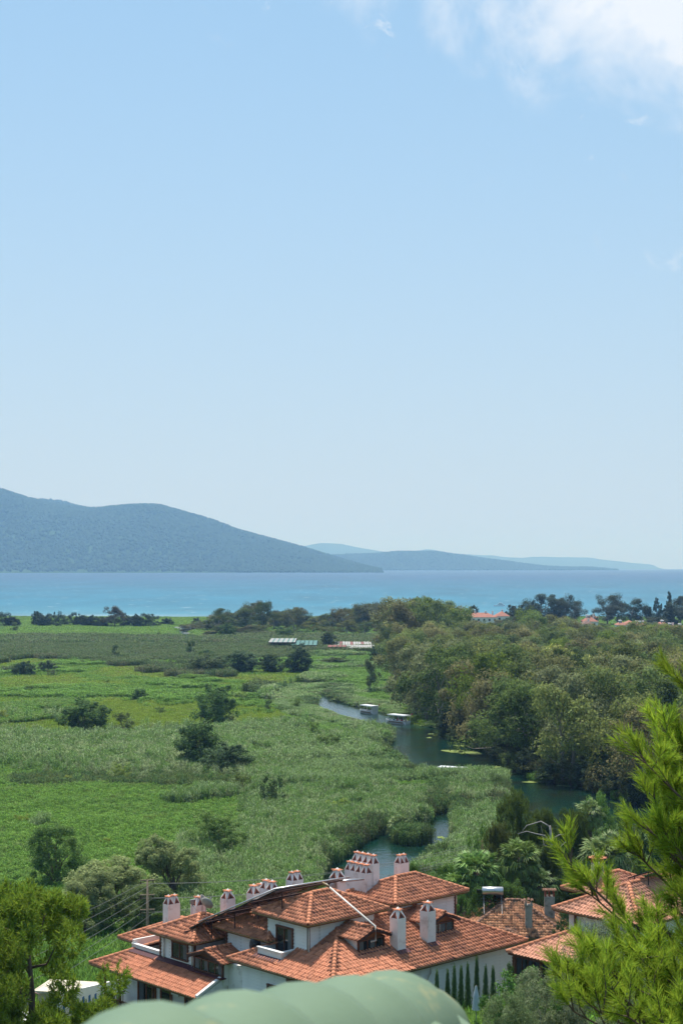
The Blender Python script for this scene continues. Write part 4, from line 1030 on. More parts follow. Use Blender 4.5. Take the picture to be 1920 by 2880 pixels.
        for i in range(int((z1 - z0) / step)):
            link('plank', me, s.root, (pl - .002, lo, z0 + i * step) if face == '-a' else (lo, pl - .002, z0 + i * step))
    def window(s, face, pl, lo, hi, z0, z1, panes=2, fw=.09, m=BROWN, curtain=True, name='window', out=.15):
        f = MB(); s.fb(f, face, pl, lo - fw, hi + fw, z1, z1 + fw, 0.0, out + .03); s.fb(f, face, pl, lo - fw, hi + fw, z0 - fw, z0, 0.0, out + .04)
        s.fb(f, face, pl, lo - fw, lo, z0, z1, 0.0, out); s.fb(f, face, pl, hi, hi + fw, z0, z1, 0.0, out)
        w = (hi - lo) / panes
        for i in range(1, panes): s.fb(f, face, pl, lo + i * w - fw * .4, lo + i * w + fw * .4, z0, z1, 0.0, out - .012)
        fo = f.build(name, m, s.root)
        for i in range(panes):
            p = MB(); s.fb(p, face, pl, lo + i * w + fw * .45, lo + (i + 1) * w - fw * .45, z0 + .01, z1 - .01, .002, out - .045); p.build('pane', GLASS, fo)
            if curtain and (i + int(lo * 7)) % 3 != 2:
                c = MB(); a0 = lo + i * w + fw * .5; a1 = lo + (i + 1) * w - fw * .5
                if i % 2: s.fb(c, face, pl, a0 + (a1 - a0) * .35, a1, z0 + .04, z1 - .02, .02, out - .040)
                else: s.fb(c, face, pl, a0, a0 + (a1 - a0) * .55, z0 + .04, z1 - .02, .02, out - .040)
                c.build('curtain', CURTAIN, fo)
        return fo
    def chimney(s, cx, cy, z0, zs, sx, sy, nx=1, ny=1, m=PINKISH, cap=.62):
        b = MB(); b.box(cx - sx / 2, cx + sx / 2, cy - sy / 2, cy + sy / 2, z0, zs)
        dx, dy = sx / nx, sy / ny
        for i in range(nx):
            for j in range(ny):
                x, y = cx - sx / 2 + dx * (i + .5), cy - sy / 2 + dy * (j + .5); hx, hy = dx / 2 - .004, dy / 2 - .004; t = .42
                b.add([(x - hx, y - hy, zs), (x + hx, y - hy, zs), (x + hx, y + hy, zs), (x - hx, y + hy, zs),
                       (x - hx * t, y - hy * t, zs + cap * .8), (x + hx * t, y - hy * t, zs + cap * .8), (x + hx * t, y + hy * t, zs + cap * .8), (x - hx * t, y + hy * t, zs + cap * .8)],
                      [(4, 5, 6, 7), (0, 1, 5, 4), (1, 2, 6, 5), (2, 3, 7, 6), (3, 0, 4, 7)])
                r = min(hx, hy) * .62
                b.add([(x + r * math.cos(a), y + r * math.sin(a), zs + cap * .74) for a in np.linspace(0, 6.283, 9)[:-1]] + [(x, y, zs + cap * 1.12)], [(k, (k + 1) % 8, 8) for k in range(8)])
        c = b.build('chimney', m, s.root)
        ft = MB(); fl_ = .05
        ft.box(cx - sx / 2 - fl_, cx + sx / 2 + fl_, cy - sy / 2 - fl_ * 3, cy - sy / 2 - .002, z0, z0 + .02)
        k = .0
        for i in range(nx):
            for j in range(ny):
                x, y = cx - sx / 2 + dx * (i + .5), cy - sy / 2 + dy * (j + .5); hx, hy = dx / 2, dy / 2
                h = cap * .62
                for (ax, ay, hw, dep) in ((1, 0, hx, hy), (0, 1, hy, hx)):
                    for sg in (-1, 1):
                        if sg == 1 and ((ax and j < ny - 1) or (ay and i < nx - 1)): continue
                        if sg == -1 and ((ax and j > 0) or (ay and i > 0)): continue
                        o = MB(); e = dep + .012; sl = dep * .58 * .72
                        P = lambda t, z, d: (x + ax * t + ay * sg * d, y + ay * t + ax * sg * d, zs + z)
                        # two leaning bricks; a dark slab stands in for the shaded hole between them
                        for q in (-1, 1):
                            w0, w1 = hw * .78, hw * .40
                            o.add([P(q * w0, .015, e), P(q * w1, .015, e), P(0, h * .72, e - sl * .62), P(0, h, e - sl * .85),
                                   P(q * w0, .015, e - .09), P(q * w1, .015, e - .09), P(0, h * .72, e - sl * .62 - .09), P(0, h, e - sl * .85 - .09)],
                                  [(0, 1, 2, 3), (7, 6, 5, 4), (0, 4, 5, 1), (1, 5, 6, 2), (2, 6, 7, 3), (3, 7, 4, 0)])
                        f_ = o.build('flue_arch', BRICKRED, c)
                        o2 = MB(); o2.add([P(-hw * .42, .02, e - .012), P(hw * .42, .02, e - .012), P(0, h * .74, e - sl * .62 - .014), P(-hw * .42, .02, e - .05), P(hw * .42, .02, e - .05), P(0, h * .74, e - sl * .62 - .05)],
                                          [(0, 1, 2), (5, 4, 3), (0, 3, 4, 1), (1, 4, 5, 2), (2, 5, 3, 0)])
                        o2.build('flue_shade_slab', DARKWOOD, c)
                nt = 9
                for q in range(nt):
                    a = 6.283 * q / nt + .2
                    t = link('crown_tile', SMALLTILE, c)
                    R_ = min(hx, hy) * .30
                    t.location = (x + R_ * math.cos(a), y + R_ * math.sin(a), zs + cap * .86); t.rotation_euler = (-.12 + .25 * ((q % 2) - .5), 0, a - math.pi / 2)
                    t.scale = (1.0, min(hx, hy) * .72 / .26, 1.0)
        return c
    def dormer(s, face, f, lo, hi, zr, ze, back, wz0, wz1, panes=3, rank=1, wm=ORANGEWOOD):
        """gabled dormer looking along FACE at plane f; the ridge runs back to BACK"""
        mid = (lo + hi) / 2; hw = (hi - lo) / 2; p = (zr - ze) / hw
        if face == '-b':
            s.slope('-a', (lo, back, ze), back - f, hw, 0, 0, p, (), rank); s.slope('+a', (hi, f, ze), back - f, hw, 0, 0, p, (), rank)
            s.capline((mid, f, zr), (mid, back, zr), .03)
            tri = lambda d, k: [(lo + k, f + d, ze - .1), (hi - k, f + d, ze - .1), (mid, f + d, zr - .06)]
        else:
            s.slope('-b', (f, lo, ze), back - f, hw, 0, 0, p, (), rank); s.slope('+b', (back, hi, ze), back - f, hw, 0, 0, p, (), rank)
            s.capline((f, mid, zr), (back, mid, zr), .03)
            tri = lambda d, k: [(f + d, lo + k, ze - .1), (f + d, hi - k, ze - .1), (f + d, mid, zr - .06)]
        bg = MB()
        for a, b in (((lo, ze), (mid, zr)), ((hi, ze), (mid, zr))):
            pa, pb = ((a[0], f + .02, a[1] - .09), (b[0], f + .02, b[1] - .09)) if face == '-b' else ((f + .02, a[0], a[1] - .09), (f + .02, b[0], b[1] - .09))
            bg.bar(pa, pb, .07, .17)
        bg.build('barge_board', DARKWOOD, s.root)
        g_ = MB(); t1, t2 = tri(.35, .3), tri(.5, .3); g_.add(t1 + t2, [(0, 1, 2), (5, 4, 3), (0, 3, 4, 1), (1, 4, 5, 2), (2, 5, 3, 0)]); g_.build('gable_panel', wm, s.root)
        b = MB()
        if face == '-b': b.box(lo + .34, hi - .34, f + .42, back, wz0 - .7, ze - .06)
        else: b.box(f + .42, back, lo + .34, hi - .34, wz0 - .7, ze - .06)
        b.build('wall', WHITE, s.root)
        s.window(face, f + .42, lo + .42, hi - .42, wz0, wz1, panes, .08, BROWN)
        fl_ = MB(); s.fb(fl_, face, f + .42, lo + .1, hi - .1, wz0 - .16, wz0 - .1, 0, .45); fl_.build('flashing', FLASH, s.root)

AX = math.atan2(.6794, .7337)
ZR = 8.07
O0 = Vector((-.544, 92.0, ZR))
def hw(x, y, z):      # main house frame to the world
    return Vector((O0.x + .7337 * x - .6794 * y, O0.y + .6794 * x + .7337 * y, O0.z + z))

def main_house():
    H = House('duplex_house', 'white boarded double house with big red tiled roofs, two raised roof blocks and tall chimneys', 'house', O0, AX)
    P = .44
    BAL = (1.02, 2.4, 5.78, 8.06)
    towerB = (2.3, 7.88, 4.68, 8.5); towerH = (10.2, 15.8, 5.0, 8.7); blockC = (2.3, 7.0, 8.3, 12.6)
    H.hip(0, 17.6, 0, 9.9, 6.9, P, holes=[BAL, (2.6, 7.6, 5.0, 9.9), (10.5, 15.5, 5.3, 9.9)], ranks=(0, 0, 3, 3))
    H.hip(1.6, 8.57, 3.95, 9.3, 9.73, P, ranks=(1, 1, 3, 3))
    H.hip(9.48, 16.5, 4.3, 9.4, 9.73, P, ranks=(1, 1, 3, 3))
    H.hip(1.6, 7.5, 7.7, 13.45, 8.1, P, holes=[(2.3, 8, 4, 8.6)], ranks=(2, 1, 3, 3))
    # walls
    H.wall(.74, 16.86, .74, 9.2, -1.5, 6.73, PLASTER)
    H.planks('-a', .74, .74, 9.2, 2.6, 6.7); H.planks('-b', .74, .74, 16.86, 1.2, 6.7)
    H.wall(2.3, 7.88, 4.68, 8.55, 6.9, 9.6, PLASTER); H.planks('-a', 2.3, 4.68, 8.55, 6.75, 9.58); H.planks('-b', 4.68, 2.3, 7.88, 7.0, 9.58)
    H.wall(10.2, 15.8, 5.0, 8.7, 7.2, 9.6, PLASTER); H.planks('-b', 5.0, 10.2, 15.8, 7.4, 9.58)
    H.wall(2.3, 7.0, 8.56, 12.67, 2.6, 7.98, PLASTER); H.planks('-a', 2.3, 8.56, 12.67, 4.0, 7.95)
    H.wall(.9, 6.4, 9.21, 10.9, -1.5, 6.3, PLASTER)
    for x, y, z0, z1 in ((2.26, 4.64, 6.9, 9.56), (15.84, 4.96, 7.4, 9.56), (.70, .70, 0, 6.7), (16.9, .70, 0, 6.7), (2.26, 12.70, 4.2, 7.95)):
        c = MB(); c.box(x - .07, x + .07, y - .07, y + .07, z0, z1); c.build('corner_board', BROWN, H.root)
    # upper storey of the lower left front: corner post, windows, door
    H.window('-a', .74, 5.2, 6.6, 4.55, 5.75, 2); H.window('-a', .74, 1.6, 2.9, 4.0, 6.0, 2)
    H.window('-a', 2.3, 6.15, 7.55, 6.95, 9.0, 2, .11, name='balcony_door')
    for y in (3.6, 1.2):
        c = MB(); c.bar((.28, y, 2.4), (.28, y, 6.7), .16); c.build('post', BROWN, H.root)
    c = MB(); c.box(.20, .36, .4, 4.4, 6.42, 6.70); c.build('beam', BROWN, H.root)
    # balcony cut into the roof
    b = MB(); b.box(1.02, 1.17, 5.78, 8.06, 6.75, 7.78); b.box(1.17, 2.26, 5.78, 5.93, 6.75, 7.78); b.box(1.17, 2.26, 7.91, 8.06, 6.75, 7.78); b.build('balcony_parapet', PLASTER, H.root)
    b = MB(); b.box(.96, 1.23, 5.72, 8.12, 7.782, 7.84); b.box(1.235, 2.25, 5.72, 5.99, 7.783, 7.841); b.build('balcony_coping', WHITE, H.root)
    b = MB(); b.box(1.17, 2.25, 5.93, 7.91, 6.83, 6.87); b.build('balcony_floor', CONC, H.root)
    b = MB(); b.add([(.66, 5.6, 7.25), (.66, 8.2, 7.25), (1.0, 8.2, 7.42), (1.0, 5.6, 7.42)], [(0, 1, 2, 3)][::1]); b.build('flashing', FLASH, H.root)
    # dormers on the long slope
    H.dormer('-b', 2.05, 4.0, 6.92, 9.27, 8.72, 4.9, 7.98, 8.55, 3)
    H.dormer('-b', 2.05, 10.35, 13.27, 9.27, 8.72, 5.1, 7.98, 8.55, 3)
    # chimneys
    H.chimney(7.41, 1.99, 7.2, 9.67, .72, .72); H.chimney(10.16, 2.03, 7.2, 9.69, .72, .72)
    H.chimney(10.3, 8.65, 9.2, 11.25, .60, 2.1, 1, 4); H.chimney(10.95, 8.65, 9.2, 11.8, .60, 2.1, 1, 4)
    H.chimney(8.1, 8.35, 9.2, 11.15, .78, .78); H.chimney(14.55, 8.8, 9.4, 11.25, .85, .62, 2, 1)
    for x, y, z0, z1, n in ((7.06, 1.62, 7.5, 7.56, 1), (9.81, 1.66, 7.5, 7.56, 1)):
        f_ = MB(); f_.add([(x - .1, y - .35, 6.9 + .44 * (y - .35) + .10), (x + .85, y - .35, 6.9 + .44 * (y - .35) + .10), (x + .85, y + .02, 6.9 + .44 * (y + .02) + .10), (x - .1, y + .02, 6.9 + .44 * (y + .02) + .10)], [(0, 1, 2, 3)]); f_.build('flashing', FLASH, H.root)
    # drain pipes
    for pts in ([(2.2, 4.55, 9.6), (2.2, 4.55, 7.1)], [(15.9, 4.9, 9.6), (15.9, 4.9, 8.8)], [(.62, .62, 6.7), (.62, .62, 1)], [(8.9, .62, 6.72), (8.9, .55, 6.2), (8.3, .6, 5.4)]):
        c = MB(); c.tube(pts, .05, 6); c.build('drain_pipe', PIPE_W, H.root, True)
    H.finish()
main_house()

def row_house():
    H = House('row_house', 'lower white row house with veranda posts and small gable left of the double house', 'house', O0, AX)
    P = .44
    TERR = (.7, 3.6, 17.75, 20.95)
    # long veranda roof: hip at its left end, plain verge at the right
    z = 4.43; L_ = 12.0; run = 4.9
    holes = [TERR, (.75, 4, 14.15, 17.65), (.9, 4, 11.0, 13.9)]
    H.slope('-a', (-1.6, 23, z), L_, run, 1, 0, P, holes, 0); H.slope('+b', (8.2, 23, z), 9.8, run, 1, 1, P, (), 3)
    H.capline((-1.6, 23, z), (3.3, 18.1, z + P * run), .02); H.capline((3.3, 11.2, z + P * run), (3.3, 18.1, z + P * run), .04)
    H.slope('+a', (8.2, 11, z), 12, run, 0, 1, P, (), 3)
    b = MB(); b.box(-1.54, .6, 11.05, 22.95, z - .17, z - .035); b.build('eave_board', BROWN, H.root)
    b = MB(); b.tube([(-1.6, 11, z - .05), (-1.6, 23, z - .05)], .055, 6); b.build('gutter', GUTTER, H.root, True)
    b = MB(); b.add([(-1.6, 10.86, z + .02), (.9, 10.86, z + 1.12), (.9, 11.1, z + 1.12), (-1.6, 11.1, z + .02), (-1.6, 10.86, z + .20), (.9, 10.86, z + 1.30), (.9, 11.1, z + 1.30), (-1.6, 11.1, z + .20)],
                    [(0, 3, 2, 1), (4, 5, 6, 7), (0, 1, 5, 4), (1, 2, 6, 5), (2, 3, 7, 6), (3, 0, 4, 7)]); b.build('verge_coping', PLASTER, H.root)
    # party wall under the verge, boarded
    b = MB(); b.add([(-1.2, 10.93, -2), (.9, 10.93, -2), (.9, 10.93, z + 1.0), (-1.2, 10.93, z + .1), (-1.2, 11.05, -2), (.9, 11.05, -2), (.9, 11.05, z + 1.0), (-1.2, 11.05, z + .1)],
                    [(0, 1, 2, 3), (7, 6, 5, 4), (0, 4, 5, 1), (1, 5, 6, 2), (2, 6, 7, 3), (3, 7, 4, 0)]); b.build('wall', WHITE, H.root)
    H.planks('-b', 10.93, -1.2, .7, .8, 4.0)
    # walls
    H.wall(.65, 6.5, 11.06, 22.4, -3, z - .18, PLASTER)
    H.wall(.65, 4.6, 14.06, 17.72, 4.3, 7.1, PLASTER); H.planks('-a', .65, 14.06, 17.72, 5.2, 7.05); H.planks('-b', 14.06, .65, 4.6, 5.2, 7.05)
    H.hip(-.05, 5.4, 13.4, 18.4, 7.2, P, ranks=(1, 1, 3, 3))
    H.window('-a', .65, 14.75, 16.35, 5.75, 6.75, 2)
    for x, y in ((.61, 14.02), (.61, 17.76)):
        c = MB(); c.box(x - .06, x + .06, y - .06, y + .06, 5.2, 7.05); c.build('corner_board', BROWN, H.root)
    for y in (17.3, 14.2):
        c = MB(); c.tube([(.52, y, 7.0), (.52, y, 5.5)], .05, 6); c.build('drain_pipe', PIPE_W, H.root, True)
    f_ = MB(); f_.add([(.2, 13.9, z + .44 * 1.8 + .12), (.2, 21.1, z + .44 * 1.8 + .12), (.66, 21.1, z + .44 * 2.26 + .12), (.66, 13.9, z + .44 * 2.26 + .12)], [(0, 3, 2, 1)]); f_.build('flashing', FLASH, H.root)
    f_ = MB(); f_.add([(.25, 11.1, z + .44 * 1.85 + .12), (.25, 13.9, z + .44 * 1.85 + .12), (.7, 13.9, z + .44 * 2.3 + .12), (.7, 11.1, z + .44 * 2.3 + .12)], [(0, 3, 2, 1)]); f_.build('flashing', FLASH, H.root)
    # gabled dormer between the raised block and the double house
    H.dormer('-a', .08, 10.45, 14.15, 6.94, 6.34, 2.28, 5.52, 6.22, 4, 1, BROWN)
    # roof terrace
    b = MB(); b.box(.62, .76, 17.78, 21.0, 4.9, 5.75); b.box(.62, 4.4, 20.9, 21.04, 4.9, 6.05); b.box(3.6, 3.75, 17.78, 20.89, 4.9, 6.3); b.build('terrace_parapet', PLASTER, H.root)
    b = MB(); b.box(.77, 3.59, 17.73, 20.89, 4.8, 4.9); b.build('terrace_floor', CONC, H.root)
    b = MB(); b.box(.56, .82, 17.74, 21.08, 5.752, 5.81); b.build('terrace_coping', WHITE, H.root)
    # rear roof to the left
    H.hip(3.0, 9.5, 18.0, 26.2, 4.9, P, holes=[(3, 5, 18, 21.1)], ranks=(2, 1, 3, 3)); H.wall(3.7, 8.8, 18.7, 25.5, -3, 4.7, PLASTER)
    # veranda
    b = MB(); b.box(-1.35, .64, 11.1, 22.3, 1.12, 1.42); b.build('veranda_floor', CONC, H.root)
    b = MB(); b.box(-1.25, .6, 11.2, 22.2, -3, 1.12); b.build('plinth', PLASTER, H.root)
    for y in (21.8, 20.05, 16.25, 12.3):
        c = MB(); c.bar((-1.12, y, 1.42), (-1.12, y, z - .2), .13); c.bar((-1.12, y, z - .55), (-1.12, y + .4, z - .2), .08); c.bar((-1.12, y, z - .55), (-1.12, y - .4, z - .2), .08); c.build('post', BROWN, H.root)
    c = MB(); c.box(-1.2, -1.04, 11.2, 22.0, z - .3, z - .172); c.build('beam', BROWN, H.root)
    for y0, y1 in ((16.3, 19.98), (20.12, 21.73), (12.37, 16.18)):
        c = MB(); c.box(-1.16, -1.08, y0, y1, 2.30, 2.38); c.box(-1.15, -1.09, y0, y1, 1.52, 1.58); c.build('handrail', BROWN, H.root)
        me = MB().box(-.02, .02, -.025, .025, 0, .72).mesh('baluster', BROWN)
        n = int((y1 - y0) / .16)
        for i in range(1, n): link('baluster', me, H.root, (-1.12, y0 + (y1 - y0) * i / n, 1.58))
    c = MB(); c.box(-1.1, .5, 21.76, 21.84, 2.30, 2.38); c.box(-1.1, .5, 21.77, 21.83, 1.52, 1.58); c.build('handrail', BROWN, H.root)
    for i in range(9): link('baluster', me, H.root, (-1.0 + .17 * i, 21.8, 1.58))
    H.window('-a', .65, 18.4, 20.2, 1.5, 3.85, 2, .12, ORANGEWOOD, name='glass_door'); H.window('-a', .65, 16.6, 17.6, 1.5, 3.85, 1, .12, ORANGEWOOD, name='glass_door')
    H.window('-a', .65, 12.6, 14.9, 1.5, 3.85, 3, .12, ORANGEWOOD, name='glass_door')
    ac = MB(); ac.box(.30, .64, 15.4, 16.2, 3.3, 3.85); ac.build('air_conditioner', WHITE, H.root)
    # chimneys
    H.chimney(3.62, 20.6, 3.5, 8.16, 1.05, .6, 2, 1); H.chimney(3.7, 17.65, 7.4, 8.54, .85, .65)
    H.finish()
row_house()

def rear_house():
    H = House('row_house', 'mostly hidden rear row house whose chimneys show above the solar panels', 'house', O0, AX, maxtiles=0)
    H.hip(5.0, 12.2, 12.4, 18.6, 5.3, .44, ranks=(3, 3, 3, 3)); H.wall(5.7, 11.5, 13, 18, -3, 5.1, PLASTER)
    H.chimney(5.85, 17.1, 5.0, 8.75, .8, .7); H.chimney(8.6, 17.2, 5.0, 8.75, 1.4, .75, 2, 1); H.chimney(9.2, 13.9, 5.5, 10.05, 1.0, .7, 2, 1); H.chimney(8.0, 15.2, 5.5, 9.4, .7, 1.3, 1, 2)
    H.finish()
rear_house()

def old_house():
    H = House('old_house', 'low cream house with lichen stained old tiles and a water heater on its roof', 'house', (10.4, 137.5, 3.6), math.radians(-4), TILE_OLD, CAP_OLD, 0)
    H.hip(0, 9.7, 0, 8.4, 3.65, .56, ranks=(1, 1, 3, 3))
    H.hip(2.9, 5.5, -1.7, .9, 3.62, .62, ranks=(1, 1, 3, 3), soffit=False)
    H.wall(.7, 9.0, .7, 7.7, -3, 3.5, CREAM); H.wall(3.3, 5.1, -1.2, .69, -3, 3.5, CREAM)
    for a in ((6.3, 7.2, 1.9, 2.9), (7.9, 8.6, 1.9, 2.9)): H.window('-b', .7, *a, 1)
    b = MB(); b.box(5.75, 6.35, 1.0, 1.55, 3.7, 6.2); b.build('chimney', CONC, H.root)
    b = MB(); b.box(5.68, 6.42, .93, 1.62, 6.2, 6.28); b.box(5.75, 5.87, 1.0, 1.55, 6.28, 6.6); b.box(6.23, 6.35, 1.0, 1.55, 6.28, 6.6); b.build('chimney_top', CONC, H.root)
    H.capline((5.7, .8, 6.62), (5.7, 1.7, 6.62)); H.capline((6.05, .8, 6.68), (6.05, 1.7, 6.68)); H.capline((6.35, .8, 6.62), (6.35, 1.7, 6.62))
    b = MB(); b.box(7.6, 8.5, 3.6, 4.4, 4.6, 6.5); b.build('chimney', CONC, H.root)
    b = MB()
    for x in (7.6, 7.95, 8.35): b.box(x, x + .15, 3.6, 4.4, 6.5, 6.95)
    b.build('chimney_top', BRICKRED, H.root)
    for x in np.linspace(7.55, 8.55, 6): H.capline((x, 3.45, 6.98), (x, 4.5, 6.98))
    H.finish()
    # solar water heater standing on the ridge
    s = thing('water_heater', 'silver solar water tank on a frame on the old tiled roof', 'water heater', (13.6, 141.0, 9.6), math.radians(-4))
    t = MB(); t.tube([(-.95, 0, .95), (-.90, 0, .95), (.90, 0, .95), (.95, 0, .95)], [.30, .36, .36, .30], 16); t.build('tank', METAL, s, True)
    f_ = MB()
    for x in (-.8, .8):
        f_.bar((x, -.2, -.9), (x, 0, .62), .05); f_.bar((x, .4, -.9), (x, 0, .62), .05); f_.bar((x, -1.5, -.8), (x, 0, .5), .04)
    f_.build('frame', GREY, s)
    for x in (-.55, .55):
        c = MB(); c.add([(x - .5, .25, .55), (x + .5, .25, .55), (x + .5, 1.7, -.35), (x - .5, 1.7, -.35), (x - .5, .22, .47), (x + .5, .22, .47), (x + .5, 1.67, -.43), (x - .5, 1.67, -.43)], [(0, 1, 2, 3), (7, 6, 5, 4), (0, 4, 5, 1), (1, 5, 6, 2), (2, 6, 7, 3), (3, 7, 4, 0)]); c.build('collector', BLACK, s)
    c = MB(); c.box(-1.45, -.98, -.15, .2, .75, 1.05); c.build('motor_box', BLACK, s)
old_house()

def right_house():
    H = House('villa', 'white villa with pale red tiles and a brown balcony behind the near pine', 'house', (18.1, 94.9, 11.0), AX, TILE2, CAP, 280)
    a, b = H.hip(0, 11.0, 0, 6.9, 7.0, .46, ranks=(0, 0, 3, 3))
    H.hip(4.2, 10, 5.9, 9.6, 7.3, .46, ranks=(2, 1, 3, 3))
    H.wall(.8, 10.2, .8, 6.15, -2, 6.83, WHITE)
    H.window('-a', .8, 2.2, 3.8, 4.2, 5.8, 2)
    c = MB(); c.bar((.7, 5.55, 1.5), (.7, 5.55, 6.8), .13); c.build('drain_pipe', BROWN, H.root)
    # glazed lean-to with its own little roof
    H.slope('-a', (-2.9, 8.2, 4.45), 5.2, 3.0, 1, 0, .47, (), 0); H.capline((-2.9, 8.2, 4.45), (.1, 5.2, 5.86), .02)
    H.slope('+b', (2, 8.2, 4.45), 4.9, 3.0, 0, 1, .47, (), 3)
    bb = MB(); bb.box(-2.85, .75, 3.0, 8.1, 4.3, 4.42); bb.build('eave_board', BROWN, H.root)
    for y in (7.7, 5.6, 3.3):
        c = MB(); c.bar((-2.6, y, 1.0), (-2.6, y, 4.3), .12); c.build('post', BROWN, H.root)
    H.window('-a', -2.5, 5.7, 7.6, 2.2, 4.2, 4, .06, BROWN, False); H.window('-a', -2.5, 3.4, 5.5, 2.2, 4.2, 4, .06, BROWN, False)
    bb = MB(); bb.box(-2.5, .7, 3.1, 8.0, -2, 2.1); bb.build('wall', WHITE, H.root)
    # balcony rail
    bb = MB(); bb.box(-1.6, .78, .2, 4.6, 2.6, 2.8); bb.build('balcony_floor', CONC, H.root)
    c = MB(); c.box(-1.55, -1.46, .3, 4.6, 3.75, 3.84); c.box(-1.54, -1.47, .3, 4.6, 2.9, 2.96); c.build('handrail', BROWN, H.root)
    me = MB().box(-.03, .03, -.04, .04, 0, .8).mesh('baluster', BROWN)
    for i in range(22): link('baluster', me, H.root, (-1.505, .4 + i * .195, 2.96))
    c = MB(); c.box(-1.62, -1.42, 4.55, 4.75, 2.6, 4.0); c.build('newel', BROWN, H.root)
    # round tiled chimney
    ch = MB(); ch.tube([(5.6, 7.6, 7.5), (5.6, 7.6, 9.1)], .42, 12); cho = ch.build('chimney', CONC, H.root, True)
    for k in range(10):
        t = link('crown_tile', SMALLTILE, cho, (5.6 + .36 * math.cos(.628 * k), 7.6 + .36 * math.sin(.628 * k), 9.42), (0, 0, .628 * k - 1.57), (1.5, 1, 1))
        p_ = MB(); p_.bar((5.6 + .36 * math.cos(.628 * k), 7.6 + .36 * math.sin(.628 * k), 9.1), (5.6 + .36 * math.cos(.628 * k), 7.6 + .36 * math.sin(.628 * k), 9.42), .10); p_.build('flue_pillar', BRICKRED, cho)
    H.finish()
    s = thing('solar_collector', 'single dark tilted panel on the villa roof', 'solar panel', (18.1 + .7337 * 5.6 - .6794 * 3.5, 94.9 + .6794 * 5.6 + .7337 * 3.5, 19.6), AX)
    p = MB(); p.add([(-1, -1.0, .85), (1.2, -1.0, .85), (1.2, .9, .1), (-1, .9, .1), (-1, -1.03, .77), (1.2, -1.03, .77), (1.2, .87, .02), (-1, .87, .02)], [(0, 1, 2, 3), (7, 6, 5, 4), (0, 4, 5, 1), (1, 5, 6, 2), (2, 6, 7, 3), (3, 7, 4, 0)]); p.build('panel', BLACK, s)
    f_ = MB()
    for x in (-.8, 1.0): f_.bar((x, -.6, -.3), (x, -.6, .62), .05); f_.bar((x, .5, -.3), (x, .5, .2), .05)
    f_.build('frame', BLACK, s)
right_house()

